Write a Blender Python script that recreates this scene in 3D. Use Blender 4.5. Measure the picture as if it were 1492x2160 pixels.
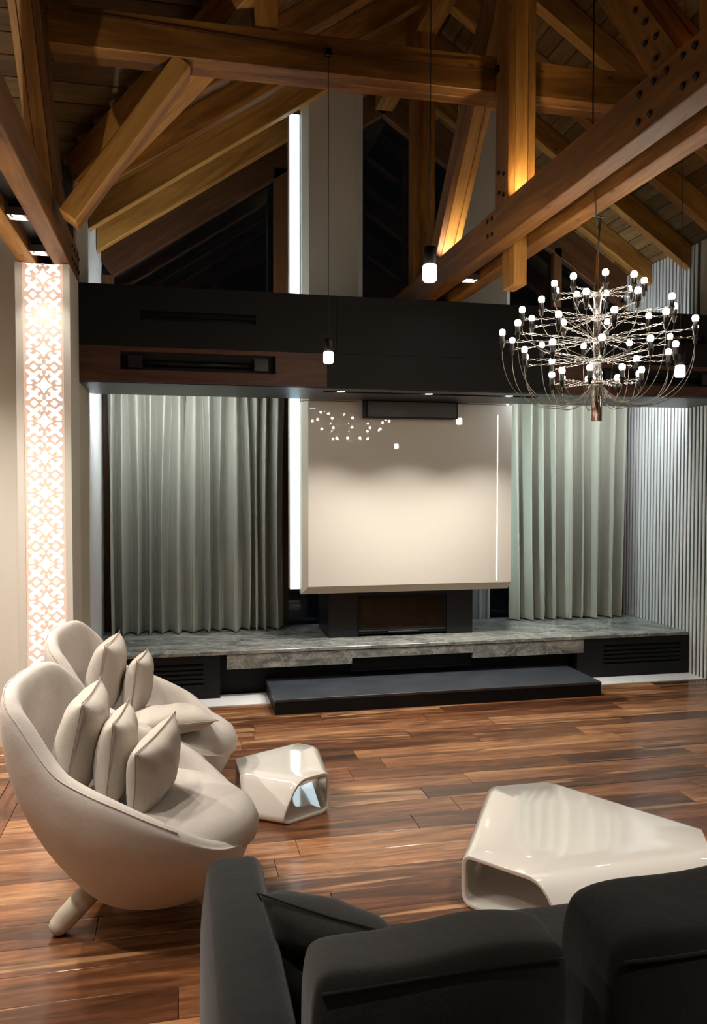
import bpy, bmesh, math, random
from mathutils import Vector, Matrix
random.seed(7)
PI = math.pi
S = bpy.context.scene
C = S.collection
for o in list(bpy.data.objects):
    bpy.data.objects.remove(o)

# ------------------------------------------------------------------ camera
FPX, YAW, PITCH, ROLL, EYE = 1695.0, 0.2145, -0.0336, 0.001, 1.6
fw = Vector((math.sin(YAW)*math.cos(PITCH), math.cos(YAW)*math.cos(PITCH), math.sin(PITCH)))
rt = Vector((math.cos(YAW), -math.sin(YAW), 0)); up = rt.cross(fw)
rt, up = math.cos(ROLL)*rt+math.sin(ROLL)*up, -math.sin(ROLL)*rt+math.cos(ROLL)*up
cd = bpy.data.cameras.new('camera'); cam = bpy.data.objects.new('camera', cd); C.objects.link(cam)
cd.sensor_fit = 'HORIZONTAL'; cd.sensor_width = 36; cd.lens = FPX/1492*36; cd.clip_start = 0.05; cd.clip_end = 200
M3 = Matrix((rt, up, -fw)).transposed(); cam.matrix_world = Matrix.Translation((0, 0, EYE)) @ M3.to_4x4()
S.camera = cam

# ------------------------------------------------------------------ world and exposure
w = bpy.data.worlds.new('night'); S.world = w; w.use_nodes = True
w.node_tree.nodes['Background'].inputs[0].default_value = (0.0005, 0.0006, 0.0008, 1)
w.node_tree.nodes['Background'].inputs[1].default_value = 1.0
S.view_settings.view_transform = 'Standard'; S.view_settings.look = 'None'
S.view_settings.gamma = 1; S.view_settings.use_curve_mapping = False
S.view_settings.exposure = 1.05
cy = S.cycles                      # light paths kept short so that the full frame renders quickly
cy.max_bounces = 6; cy.diffuse_bounces = 3; cy.glossy_bounces = 3; cy.transmission_bounces = 5; cy.transparent_max_bounces = 4
cy.caustics_reflective = False; cy.caustics_refractive = False; cy.use_adaptive_sampling = True; cy.adaptive_threshold = .1; cy.adaptive_min_samples = 16

WARM = (1.0, 0.80, 0.55); SOFTWARM = (1.0, 0.925, 0.84); COOL = (0.87, 0.95, 1.0); WHITE = (1.0, 0.93, 0.82)
P_LEFT, P_MID, P_DOWN = 34.0, 54.0, 36.0      # watts of the recessed spots

# ------------------------------------------------------------------ materials
def srgb(r, g, b):
    f = lambda c: (c/255/12.92) if c/255 <= .04045 else ((c/255+.055)/1.055)**2.4
    return (f(r), f(g), f(b), 1)
def new_mat(name):
    m = bpy.data.materials.new(name); m.use_nodes = True
    return m, m.node_tree, m.node_tree.nodes['Principled BSDF']
def plain(name, col, rough=.6, metal=0., spec=.5, coat=0., noise=0., nscale=30., bump=0., bscale=200.):
    m, t, b = new_mat(name)
    b.inputs['Base Color'].default_value = col; b.inputs['Roughness'].default_value = rough
    b.inputs['Metallic'].default_value = metal; b.inputs['Specular IOR Level'].default_value = spec
    b.inputs['Coat Weight'].default_value = coat; b.inputs['Coat Roughness'].default_value = .015
    tc = t.nodes.new('ShaderNodeTexCoord')
    if noise:
        n = t.nodes.new('ShaderNodeTexNoise'); n.inputs['Scale'].default_value = nscale; n.inputs['Detail'].default_value = 4
        t.links.new(tc.outputs['Object'], n.inputs['Vector'])
        mx = t.nodes.new('ShaderNodeMixRGB'); mx.blend_type = 'MULTIPLY'; mx.inputs[0].default_value = 1
        cr = t.nodes.new('ShaderNodeValToRGB')
        cr.color_ramp.elements[0].position = .3; cr.color_ramp.elements[1].position = .7
        cr.color_ramp.elements[0].color = (1-noise, 1-noise, 1-noise, 1); cr.color_ramp.elements[1].color = (1, 1, 1, 1)
        t.links.new(n.outputs['Fac'], cr.inputs[0]); mx.inputs[1].default_value = col
        t.links.new(cr.outputs[0], mx.inputs[2]); t.links.new(mx.outputs[0], b.inputs['Base Color'])
    if bump:
        n2 = t.nodes.new('ShaderNodeTexNoise'); n2.inputs['Scale'].default_value = bscale; n2.inputs['Detail'].default_value = 3
        t.links.new(tc.outputs['Object'], n2.inputs['Vector'])
        bp = t.nodes.new('ShaderNodeBump'); bp.inputs['Strength'].default_value = bump; bp.inputs['Distance'].default_value = .002
        t.links.new(n2.outputs['Fac'], bp.inputs['Height']); t.links.new(bp.outputs[0], b.inputs['Normal'])
    return m
def emit(name, col, strength):
    m, t, b = new_mat(name)
    b.inputs['Base Color'].default_value = (.8, .8, .8, 1)
    b.inputs['Emission Color'].default_value = (*col[:3], 1); b.inputs['Emission Strength'].default_value = strength
    return m
def fabric(name, col, weave=420., strength=.35):
    m, t, b = new_mat(name)
    b.inputs['Roughness'].default_value = .9; b.inputs['Specular IOR Level'].default_value = .2
    b.inputs['Sheen Weight'].default_value = .15
    tc = t.nodes.new('ShaderNodeTexCoord'); ck = t.nodes.new('ShaderNodeTexNoise')
    ck.inputs['Scale'].default_value = weave; ck.inputs['Detail'].default_value = 2
    t.links.new(tc.outputs['Object'], ck.inputs['Vector'])
    bp = t.nodes.new('ShaderNodeBump'); bp.inputs['Strength'].default_value = strength; bp.inputs['Distance'].default_value = .002
    t.links.new(ck.outputs['Fac'], bp.inputs['Height'])
    n = t.nodes.new('ShaderNodeTexNoise'); n.inputs['Scale'].default_value = 9; n.inputs['Detail'].default_value = 3
    t.links.new(tc.outputs['Object'], n.inputs['Vector'])
    bp2 = t.nodes.new('ShaderNodeBump'); bp2.inputs['Strength'].default_value = .25; bp2.inputs['Distance'].default_value = .02
    t.links.new(n.outputs['Fac'], bp2.inputs['Height']); t.links.new(bp.outputs[0], bp2.inputs['Normal'])
    t.links.new(bp2.outputs[0], b.inputs['Normal'])
    mx = t.nodes.new('ShaderNodeMixRGB'); mx.inputs[1].default_value = col
    mx.inputs[2].default_value = (col[0]*.72, col[1]*.72, col[2]*.72, 1)
    t.links.new(ck.outputs['Fac'], mx.inputs[0]); t.links.new(mx.outputs[0], b.inputs['Base Color'])
    return m
def wood(name, stops, rough=.5, stretch=(1.2, 14, 14), coat=0., knots=True, objrand=1., scale=1.0, spec=.4, bump=.15):
    """grain runs along the object's own X axis; every object gets its own tone"""
    m, t, b = new_mat(name); N = t.nodes; L = t.links
    tc = N.new('ShaderNodeTexCoord'); oi = N.new('ShaderNodeObjectInfo')
    mul = N.new('ShaderNodeVectorMath'); mul.operation = 'MULTIPLY'; mul.inputs[1].default_value = stretch
    add = N.new('ShaderNodeVectorMath'); add.operation = 'ADD'
    sc = N.new('ShaderNodeMath'); sc.operation = 'MULTIPLY'; sc.inputs[1].default_value = 57.3
    L.new(oi.outputs['Random'], sc.inputs[0]); L.new(tc.outputs['Object'], mul.inputs[0])
    L.new(mul.outputs[0], add.inputs[0]); L.new(sc.outputs[0], add.inputs[1])
    n = N.new('ShaderNodeTexNoise'); n.inputs['Scale'].default_value = scale; n.inputs['Detail'].default_value = 4
    n.inputs['Roughness'].default_value = .62; n.inputs['Distortion'].default_value = .9
    L.new(add.outputs[0], n.inputs['Vector'])
    n2 = N.new('ShaderNodeTexNoise'); n2.inputs['Scale'].default_value = scale*5; n2.inputs['Detail'].default_value = 3
    L.new(add.outputs[0], n2.inputs['Vector'])
    s1 = N.new('ShaderNodeMath'); s1.operation = 'MULTIPLY_ADD'; s1.inputs[1].default_value = .3
    L.new(n2.outputs['Fac'], s1.inputs[0]); L.new(n.outputs['Fac'], s1.inputs[2])
    s2 = N.new('ShaderNodeMath'); s2.operation = 'MULTIPLY_ADD'; s2.inputs[1].default_value = .42*objrand
    L.new(oi.outputs['Random'], s2.inputs[0]); L.new(s1.outputs[0], s2.inputs[2])
    sub = N.new('ShaderNodeMath'); sub.operation = 'SUBTRACT'; sub.inputs[1].default_value = .15+.21*objrand
    L.new(s2.outputs[0], sub.inputs[0])
    cr = N.new('ShaderNodeValToRGB'); els = cr.color_ramp.elements
    while len(els) < len(stops): els.new(.5)
    for e, (p, c) in zip(els, stops): e.position = p; e.color = c
    L.new(sub.outputs[0], cr.inputs[0]); out = cr.outputs[0]
    if knots:
        v = N.new('ShaderNodeTexVoronoi'); v.inputs['Scale'].default_value = 1.0
        vm = N.new('ShaderNodeVectorMath'); vm.operation = 'MULTIPLY'; vm.inputs[1].default_value = (3.2, 7.5, 7.5)
        L.new(tc.outputs['Object'], vm.inputs[0])
        va = N.new('ShaderNodeVectorMath'); va.operation = 'ADD'; L.new(vm.outputs[0], va.inputs[0]); L.new(sc.outputs[0], va.inputs[1])
        L.new(va.outputs[0], v.inputs['Vector'])
        k = N.new('ShaderNodeValToRGB'); k.color_ramp.elements[0].position = .03; k.color_ramp.elements[1].position = .10
        k.color_ramp.elements[0].color = (.35, .28, .22, 1); k.color_ramp.elements[1].color = (1, 1, 1, 1)
        L.new(v.outputs['Distance'], k.inputs[0])
        mx = N.new('ShaderNodeMixRGB'); mx.blend_type = 'MULTIPLY'; mx.inputs[0].default_value = 1
        L.new(out, mx.inputs[1]); L.new(k.outputs[0], mx.inputs[2]); out = mx.outputs[0]
    L.new(out, b.inputs['Base Color'])
    b.inputs['Roughness'].default_value = rough; b.inputs['Coat Weight'].default_value = coat
    b.inputs['Coat Roughness'].default_value = .12; b.inputs['Specular IOR Level'].default_value = spec
    if bump:
        bp = N.new('ShaderNodeBump'); bp.inputs['Strength'].default_value = bump; bp.inputs['Distance'].default_value = .003
        L.new(n2.outputs['Fac'], bp.inputs['Height']); L.new(bp.outputs[0], b.inputs['Normal'])
    return m
def marble(name):
    m, t, b = new_mat(name); N = t.nodes; L = t.links
    tc = N.new('ShaderNodeTexCoord')
    n = N.new('ShaderNodeTexNoise'); n.inputs['Scale'].default_value = 3.4; n.inputs['Detail'].default_value = 9
    n.inputs['Roughness'].default_value = .68; n.inputs['Distortion'].default_value = 1.6
    mp = N.new('ShaderNodeVectorMath'); mp.operation = 'MULTIPLY'; mp.inputs[1].default_value = (.9, 1.6, 1.8)
    L.new(tc.outputs['Object'], mp.inputs[0]); L.new(mp.outputs[0], n.inputs['Vector'])
    cr = N.new('ShaderNodeValToRGB'); els = cr.color_ramp.elements
    for _ in range(3): els.new(.5)
    for e, (p, c) in zip(els, [(.28, srgb(78, 82, 82)), (.44, srgb(120, 123, 119)), (.54, srgb(150, 151, 144)), (.63, srgb(176, 174, 165)), (.75, srgb(210, 206, 196))]):
        e.position = p; e.color = c
    L.new(n.outputs['Fac'], cr.inputs[0])
    v = N.new('ShaderNodeTexNoise'); v.inputs['Scale'].default_value = 3.2; v.inputs['Detail'].default_value = 7; v.inputs['Distortion'].default_value = 2.4
    L.new(tc.outputs['Object'], v.inputs['Vector'])
    k = N.new('ShaderNodeValToRGB'); ke = k.color_ramp.elements; ke.new(.5)
    for e, (p, c) in zip(ke, [(.485, (0, 0, 0, 1)), (.5, (.55, .55, .55, 1)), (.515, (0, 0, 0, 1))]): e.position = p; e.color = c
    L.new(v.outputs['Fac'], k.inputs[0])
    mx = N.new('ShaderNodeMixRGB'); mx.inputs[2].default_value = srgb(214, 208, 196)
    L.new(k.outputs[0], mx.inputs[0]); L.new(cr.outputs[0], mx.inputs[1]); L.new(mx.outputs[0], b.inputs['Base Color'])
    b.inputs['Roughness'].default_value = .22; b.inputs['Specular IOR Level'].default_value = .5
    return m

TIMBER = wood('spruce_timber', [(.22, srgb(98, 60, 20)), (.45, srgb(132, 86, 33)), (.6, srgb(158, 108, 46)), (.8, srgb(184, 134, 66))], rough=.55, stretch=(1.1, 9, 9))
DECK = wood('roof_deck', [(.25, srgb(82, 58, 30)), (.5, srgb(108, 80, 45)), (.8, srgb(132, 102, 62))], rough=.65, stretch=(1, 12, 12))
PLANK = wood('walnut_plank', [(.12, srgb(50, 28, 16)), (.32, srgb(90, 53, 31)), (.50, srgb(126, 80, 50)), (.68, srgb(166, 114, 74)), (.92, srgb(206, 157, 110))],
             rough=.30, stretch=(1.3, 11, 11), knots=False, objrand=1.0, coat=.35, bump=.05, scale=1.25)
def plank_figure(m):
    t = m.node_tree; N = t.nodes; L = t.links; b = N['Principled BSDF']
    src = b.inputs['Base Color'].links[0].from_socket
    tc = N.new('ShaderNodeTexCoord'); oi = N.new('ShaderNodeObjectInfo')
    sc = N.new('ShaderNodeMath'); sc.operation = 'MULTIPLY'; sc.inputs[1].default_value = 91.7; L.new(oi.outputs['Random'], sc.inputs[0])
    for stretch, lo, hi, colr, amt in (((.55, 9, 9), .57, .66, srgb(214, 164, 114), .62), ((.9, 8, 8), .60, .70, srgb(52, 30, 19), .72), ((2.2, 34, 34), .56, .68, srgb(70, 42, 26), .45)):
        mv = N.new('ShaderNodeVectorMath'); mv.operation = 'MULTIPLY'; mv.inputs[1].default_value = stretch; L.new(tc.outputs['Object'], mv.inputs[0])
        ad = N.new('ShaderNodeVectorMath'); ad.operation = 'ADD'; L.new(mv.outputs[0], ad.inputs[0]); L.new(sc.outputs[0], ad.inputs[1])
        n = N.new('ShaderNodeTexNoise'); n.inputs['Scale'].default_value = 1.0; n.inputs['Detail'].default_value = 4; n.inputs['Distortion'].default_value = 1.2; L.new(ad.outputs[0], n.inputs['Vector'])
        cr = N.new('ShaderNodeValToRGB'); cr.color_ramp.elements[0].position = lo; cr.color_ramp.elements[1].position = hi
        cr.color_ramp.elements[0].color = (0, 0, 0, 1); cr.color_ramp.elements[1].color = (amt, amt, amt, 1); L.new(n.outputs['Fac'], cr.inputs[0])
        mx = N.new('ShaderNodeMixRGB'); L.new(cr.outputs[0], mx.inputs[0]); L.new(src, mx.inputs[1]); mx.inputs[2].default_value = colr; src = mx.outputs[0]
    L.new(src, b.inputs['Base Color'])
plank_figure(PLANK)
WALNUT = wood('walnut_veneer', [(.3, srgb(66, 40, 31)), (.55, srgb(86, 55, 42)), (.8, srgb(102, 66, 50))], rough=.5, stretch=(2, 14, 14), knots=False, objrand=.2)
BEIGE = plain('beige_plaster', srgb(206, 194, 172), .7, bump=.08, bscale=120)
PALE = plain('pale_wall', srgb(222, 216, 204), .7)
WHITE_SLAT = plain('white_slat', srgb(232, 232, 228), .5)
SLATBACK = plain('slat_backing', srgb(70, 66, 62), .8)
GLOSS = plain('glossy_panel', srgb(226, 219, 206), .35, coat=1., spec=.4)
CHAMF = plain('panel_chamfer', srgb(206, 194, 172), .35)
CHIM = plain('chimney_plaster', srgb(200, 190, 170), .6)
CHARC = plain('charcoal_panel', srgb(17, 17, 18), .6, spec=.3, noise=.15, nscale=60)
CHARC2 = plain('charcoal_gloss', srgb(22, 22, 25), .35, spec=.5)
UNDER = plain('soffit_underside', srgb(34, 34, 37), .4)
BLACK = plain('black_void', srgb(10, 10, 11), .8)
BLACKM = plain('black_metal', srgb(22, 22, 24), .4, metal=.6)
HEARTH = plain('black_steel_plate', srgb(64, 69, 76), .38, spec=.6, noise=.35, nscale=5)
STONE = marble('grey_marble')
WSTONE = plain('white_border', srgb(246, 244, 240), .35)
CREAM = fabric('cream_upholstery', srgb(214, 204, 194), 300)
CREAMP = fabric('cream_pillow', srgb(206, 195, 182), 260, .5)
SEAM = plain('seam_thread', srgb(164, 150, 132), .9)
LEGM = plain('pale_leg', srgb(206, 196, 176), .45)
GREYF = fabric('charcoal_upholstery', srgb(31, 31, 31), 350, .5)
GREYP = fabric('charcoal_pillow', srgb(66, 65, 62), 320, .5)
LACQ = plain('white_lacquer', srgb(240, 234, 224), .08, coat=1., spec=.6)
CHROME = plain('chrome', (.78, .77, .75, 1), .12, metal=1.)
CHROMEW = plain('chrome_wire', (.30, .28, .25, 1), .3, metal=1.)
CURT = fabric('grey_green_curtain', srgb(176, 174, 158), 240, .2)
FRAME = wood('window_frame_timber', [(.3, srgb(70, 42, 22)), (.7, srgb(106, 68, 38))], rough=.5, knots=False)
BOLT = plain('bolt_head', srgb(18, 15, 13), .6)
LEDM = emit('led_diffuser', (.55, .80, .92), 1.0)
ORN = emit('ornament_glow', (1.0, .90, .72), .72)
BULB = emit('bulb_glow', (1.0, .88, .71), 20.0)
PBULB = emit('pendant_glow', (1.0, .88, .70), 45.0)
SPOTM = emit('spot_lens', SOFTWARM, 40.0)
DOWNM = emit('downlight_lens', (1, .97, .92), 18.0)
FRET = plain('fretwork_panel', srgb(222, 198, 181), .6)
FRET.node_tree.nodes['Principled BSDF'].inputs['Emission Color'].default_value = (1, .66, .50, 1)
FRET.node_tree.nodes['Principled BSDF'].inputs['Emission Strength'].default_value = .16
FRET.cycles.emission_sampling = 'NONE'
gm, gt, gb = new_mat('night_glass')
gb.inputs['Base Color'].default_value = (.9, .95, .95, 1); gb.inputs['Transmission Weight'].default_value = 1
gb.inputs['Roughness'].default_value = .01; gb.inputs['IOR'].default_value = 1.45
GLASS = gm
m, t, b = new_mat('firebox_glass'); b.inputs['Base Color'].default_value = srgb(120, 100, 80)
b.inputs['Transmission Weight'].default_value = .9; b.inputs['Roughness'].default_value = .05; FGLASS = m
BRICK = plain('firebrick', srgb(150, 118, 84), .9, noise=.5, nscale=14)

# ------------------------------------------------------------------ mesh helpers
class MB:
    def __init__(s): s.v = []; s.f = []
    def add(s, vs, fs):
        k = len(s.v); s.v += [tuple(p) for p in vs]; s.f += [tuple(i+k for i in q) for q in fs]; return s
    def box(s, x0, x1, y0, y1, z0, z1):
        vs = [(x, y, z) for x in (x0, x1) for y in (y0, y1) for z in (z0, z1)]
        return s.add(vs, [(0, 1, 3, 2), (4, 6, 7, 5), (0, 4, 5, 1), (2, 3, 7, 6), (0, 2, 6, 4), (1, 5, 7, 3)])
    def prism(s, pts, a, b_, axis='y'):
        n = len(pts)
        def P(p, q): return {'y': (p[0], q, p[1]), 'x': (q, p[0], p[1]), 'z': (p[0], p[1], q)}[axis]
        vs = [P(p, a) for p in pts]+[P(p, b_) for p in pts]
        return s.add(vs, [tuple(range(n))[::-1], tuple(range(n, 2*n))]+[(i, (i+1) % n, (i+1) % n+n, i+n) for i in range(n)])
    def tube(s, pts, r, n=6, cap=True):
        pts = [Vector(p) for p in pts]; rs = r if isinstance(r, (list, tuple)) else [r]*len(pts); rings = []
        prev = None
        for i, p in enumerate(pts):
            d = (pts[min(i+1, len(pts)-1)]-pts[max(i-1, 0)]).normalized()
            a = prev if prev else (Vector((0, 0, 1)) if abs(d.z) < .9 else Vector((1, 0, 0)))
            x = (a-d*a.dot(d)).normalized(); prev = x; y = d.cross(x)
            rings.append([p+(x*math.cos(2*PI*k/n)+y*math.sin(2*PI*k/n))*rs[i] for k in range(n)])
        vs = [q for rg in rings for q in rg]; m_ = len(rings)
        fs = [(i*n+k, i*n+(k+1) % n, (i+1)*n+(k+1) % n, (i+1)*n+k) for i in range(m_-1) for k in range(n)]
        if cap: fs += [tuple(range(n))[::-1], tuple((m_-1)*n+k for k in range(n))]
        return s.add(vs, fs)
    def lathe(s, prof, n=16, c=(0, 0, 0)):
        vs = [(c[0]+r*math.cos(2*PI*k/n), c[1]+r*math.sin(2*PI*k/n), c[2]+z) for r, z in prof for k in range(n)]; m_ = len(prof)
        fs = [(i*n+k, i*n+(k+1) % n, (i+1)*n+(k+1) % n, (i+1)*n+k) for i in range(m_-1) for k in range(n)]
        fs += [tuple(range(n))[::-1], tuple((m_-1)*n+k for k in range(n))]
        return s.add(vs, fs)
    def mesh(s, name, smooth=False, bevel=0., seg=1, weld=False):
        me = bpy.data.meshes.new(name); me.from_pydata(s.v, [], s.f)
        bm = bmesh.new(); bm.from_mesh(me)
        if weld: bmesh.ops.remove_doubles(bm, verts=bm.verts, dist=1e-5)
        bmesh.ops.recalc_face_normals(bm, faces=bm.faces)
        if bevel: bmesh.ops.bevel(bm, geom=list(bm.edges), offset=bevel, segments=seg, affect='EDGES', profile=.5, clamp_overlap=True)
        bm.to_mesh(me); bm.free()
        if smooth:
            for p in me.polygons: p.use_smooth = True
        return me

def link(name, me, mat, parent=None, mw=None, pm=None):
    o = bpy.data.objects.new(name, me); C.objects.link(o)
    if mat and not me.materials: me.materials.append(mat)
    if parent: o.parent = parent
    if mw is not None: o.matrix_local = (pm.inverted() @ mw) if pm is not None else mw
    return o
PM = {}
def thing(name, label, cat, loc=(0, 0, 0), rot=0., group=None, kind=None):
    e = bpy.data.objects.new(name, None); C.objects.link(e); e.empty_display_size = .1
    mw = Matrix.Translation(loc) @ Matrix.Rotation(rot, 4, 'Z'); e.matrix_local = mw; PM[e.name] = mw
    tag(e, label, cat, group, kind); return e
def tag(o, label=None, cat=None, group=None, kind=None):
    if label: o['label'] = label
    if cat: o['category'] = cat
    if group: o['group'] = group
    if kind: o['kind'] = kind
    return o
def part(name, mb, mat, parent, world=True, smooth=False, bevel=0., seg=1, label=None, subsurf=0, weld=False):
    """a part; mb in world coordinates unless world=False (then in the thing's own)"""
    me = mb.mesh(name, smooth, bevel, seg, weld) if isinstance(mb, MB) else mb
    o = link(name, me, mat, parent)
    if world:
        root = parent
        if root.name in PM: o.matrix_local = PM[root.name].inverted()
        PM[o.name] = Matrix.Identity(4)
    if label: o['label'] = label
    if subsurf:
        sm = o.modifiers.new('subdivision', 'SUBSURF'); sm.levels = subsurf; sm.render_levels = subsurf
    return o
def structure(name, mb, mat, label, bevel=0., smooth=False):
    o = link(name, mb.mesh(name, smooth, bevel), mat); PM[o.name] = Matrix.Identity(4)
    return tag(o, label, None, None, 'structure')
def timber_mw(p0, p1, upv=(0, 0, 1)):
    p0, p1 = Vector(p0), Vector(p1); x = (p1-p0).normalized(); u = Vector(upv)
    z = (u-x*u.dot(x)).normalized(); y = z.cross(x)
    return Matrix.Translation(p0) @ Matrix((x, y, z)).transposed().to_4x4(), (p1-p0).length
def timber(name, p0, p1, wid, hei, label=None, cat=None, group=None, upv=(0, 0, 1), mat=None, parent=None, bev=.004, prof=None):
    """a timber whose centre line runs p0-p1, grain along it"""
    mw, L = timber_mw(p0, p1, upv)
    mb = MB()
    if prof: mb.prism(prof, 0, L, 'x')
    else: mb.box(0, L, -wid/2, wid/2, -hei/2, hei/2)
    me = mb.mesh(name, False, bev, 1); o = link(name, me, mat or TIMBER, parent)
    if parent is not None and parent.name in PM: o.matrix_local = PM[parent.name].inverted() @ mw
    else: o.matrix_local = mw
    PM[o.name] = mw
    if label: tag(o, label, cat, group)
    return o
def lamp(name, kind, loc, power, col, size=.05, rot=(0, 0, 0), parent=None, spot=1.2, blend=.6):
    l = bpy.data.lights.new(name, kind); l.energy = power; l.color = col
    if kind == 'SPOT': l.spot_size = spot; l.spot_blend = blend; l.shadow_soft_size = size
    if kind == 'POINT': l.shadow_soft_size = size
    if kind == 'AREA': l.size = size
    o = bpy.data.objects.new(name, l); C.objects.link(o); o.location = loc; o.rotation_euler = rot
    if parent: o.parent = parent; o.matrix_parent_inverse = PM[parent.name].inverted()
    return o

# ================================================================== LARGE STRUCTURE
XL, XR, XC = -.62, 4.24, 1.81           # alcove walls and ridge line
YB, YS, YG = 6.03, 5.34, 7.15           # bench front, soffit front, glazing
ZS, ZT, ZB = 2.257, 2.87, .356          # soffit bottom / top, bench top
SL = .667                               # roof slope
def zraf(x): return 3.43+SL*(x-XL) if x <= XC else 3.43+SL*(XR-x)   # underside of the rafters
YBACK, XLL = -3.6, -2.3

floor = structure('floor', MB().box(XLL, XR+.1, YBACK, YG+.2, -.12, -.022), plain('floor_base', srgb(38, 22, 13), .7), 'walnut plank floor')
PW = .162
row = 0; y = 5.815
while y > -.2:
    y0 = y-PW; x = XLL+.0 if row % 2 else XLL-.0
    x = -.80; first = True
    rnd = random.Random(100+row); x -= 0
    end = XR
    x += 0
    cut = rnd.uniform(.25, 1.3)
    while x < end-.01:
        x1 = min(x+cut, end)
        if end-x1 < .2: x1 = end
        mb = MB().box(0, x1-x-.0022, 0, PW-.0022, -.02, 0)
        o = link('plank', mb.mesh('plank', False, .0012, 1), PLANK, floor); o.location = (x, y0, 0)
        x = x1; cut = rnd.uniform(.7, 1.75)
    y = y0; row += 1
# border plank running into the room, and planks of the next room beyond it
for k in range(6):
    a, b2 = 5.2-k*1.15, 5.2-(k+1)*1.15
    mb = MB().box(0, 1.146, 0, .098, -.02, 0)
    o = link('plank', mb.mesh('plank', False, .0012, 1), PLANK, floor)
    o.matrix_local = Matrix.Translation((-.802, b2, 0)) @ Matrix.Rotation(PI/2, 4, 'Z')
y = 5.2; row = 0
while y > .4:
    rnd = random.Random(500+row); x = -.902
    while x > XLL+.01:
        x0 = max(x-rnd.uniform(.5, 1.2), XLL)
        mb = MB().box(0, x-x0-.0022, 0, PW-.0022, -.02, 0)
        o = link('plank', mb.mesh('plank', False, .0012, 1), PLANK, floor); o.location = (x0, y-PW, 0); x = x0
    y -= PW; row += 1
structure('trim_1', MB().box(XL, XR, 5.818, YB+.1, -.02, .006), WSTONE, 'white stone border strip between the planks and the hearth bench')

# walls
wr = structure('wall_right', MB().box(XR+.015, XR+.2, YBACK, YG+.3, -.1, 4.0), SLATBACK, 'right wall lined with white vertical slats')
me_full = MB().box(0, .013, -.0145, .0145, 0, 3.62).mesh('slat', False, .003, 1)
me_low = MB().box(0, .013, -.0145, .0145, 0, 2.9).mesh('slat', False, .003, 1)
y = YG-.03
while y > 3.6:
    o = link('slat', me_full if y > 5.98 else me_low, WHITE_SLAT, wr); o.location = (XR+.001, y, .0); y -= .05
part('upper_plaster', MB().box(XR+.002, XR+.0145, YBACK, 5.955, 2.902, 3.62), BEIGE, wr)
wl = structure('wall_left', MB().box(XL-.25, XL-.015, 5.362, YG+.3, -.1, 3.62), SLATBACK, 'left alcove wall of white slats and beige plaster')
part('pilaster', MB().box(XL-.0145, XL, 5.362, 5.955, 0, 3.62), BEIGE, wl)
me_l = MB().box(-.013, 0, -.0145, .0145, 0, 3.62).mesh('slat', False, .003, 1)
y = YG-.03
while y > 5.975:
    o = link('slat', me_l, WHITE_SLAT, wl); o.location = (XL-.001, y, 0); y -= .05
structure('wall_passage', MB().box(XLL, -.905, 5.2, 5.36, -.1, 3.4), PALE, 'pale wall beside the glowing column')
structure('wall_outer', MB().box(XLL-.15, XLL, YBACK, 5.36, -.1, 3.2), PALE, 'outer left wall of the room')
wb = structure('wall_back', MB().box(XLL, XR+.2, YBACK-.15, YBACK, -.1, 6), BEIGE, 'rear wall behind the camera')

# roof deck: boards along Y on both slopes (each board a piece)
ceil = bpy.data.objects.new('ceiling', None); C.objects.link(ceil); tag(ceil, 'boarded timber roof deck above the rafters', None, None, 'structure'); PM['ceiling'] = Matrix.Identity(4)
RD = .20
bw = .125
nrm = math.cos(math.atan(SL))
for side in (-1, 1):
    x_end = XL-.02 if side < 0 else XR+.25
    n = int(abs(x_end-XC)/(bw*nrm))+1
    for k in range(n):
        xa = XC+side*k*bw*nrm; xb = XC+side*(k+1)*bw*nrm
        xm = (xa+xb)/2; zm = 3.43+SL*(xm-XL) if side < 0 else 3.43+SL*(XR-xm)
        zc = zm+RD+.015
        if side > 0: spans = ((YBACK, 1.2+(k % 3)*.9), (1.2+(k % 3)*.9, YG+.25))
        else: spans = ((max(YBACK, 4.74-xm-.14), YG+.25),)
        for (ya, yb) in spans:
            L = yb-ya-.003
            mb = MB().box(0, L, -(bw-.004)/2, (bw-.004)/2, -.012, .012)
            o = link('deck_board', mb.mesh('deck_board', False, .003, 1), DECK, ceil)
            ang = math.atan(SL)*(1 if side < 0 else -1)
            xv = Vector((0, 1, 0)); yv = Vector((-math.cos(ang), 0, -math.sin(ang))); zv = xv.cross(yv)
            o.matrix_local = Matrix.Translation((xm, ya, zc)) @ Matrix((xv, yv, zv)).transposed().to_4x4()
ZE, ZRD = 3.43+RD, 3.43+SL*(XC-XL)+RD      # deck height at the eaves and at the ridge
YV = 5.36-(XC-XL)                           # where the cross gable's ridge meets the main ridge
def slab(m_, pts, th=.1, dz=.03):
    n_ = len(pts); m_.add([(x, y, z+dz) for x, y, z in pts]+[(x, y, z+dz+th) for x, y, z in pts], [tuple(range(n_))[::-1], tuple(range(n_, 2*n_))]+[(i, (i+1) % n_, (i+1) % n_+n_, i+n_) for i in range(n_)])
mb = MB()
slab(mb, [(XC, YBACK-.1, ZRD), (XR+.3, YBACK-.1, ZE-.3*SL), (XR+.3, YG+.26, ZE-.3*SL), (XC, YG+.26, ZRD)])
slab(mb, [(XL-.05, 5.36, ZE-.05*SL), (XC, YV, ZRD), (XC, YG+.26, ZRD), (XL-.05, YG+.26, ZE-.05*SL)])
slab(mb, [(XLL-.1, 5.42, ZE-.04), (XL-.06, 5.42, ZE-.04), (XC, YV, ZRD), (XLL-.1, YV, ZRD)])
slab(mb, [(XLL-.1, YV, ZRD), (XC, YV, ZRD), (XC, YBACK-.1, ZRD-SL*.35*(YV-YBACK)), (XLL-.1, YBACK-.1, ZRD-SL*.35*(YV-YBACK))])
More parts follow.
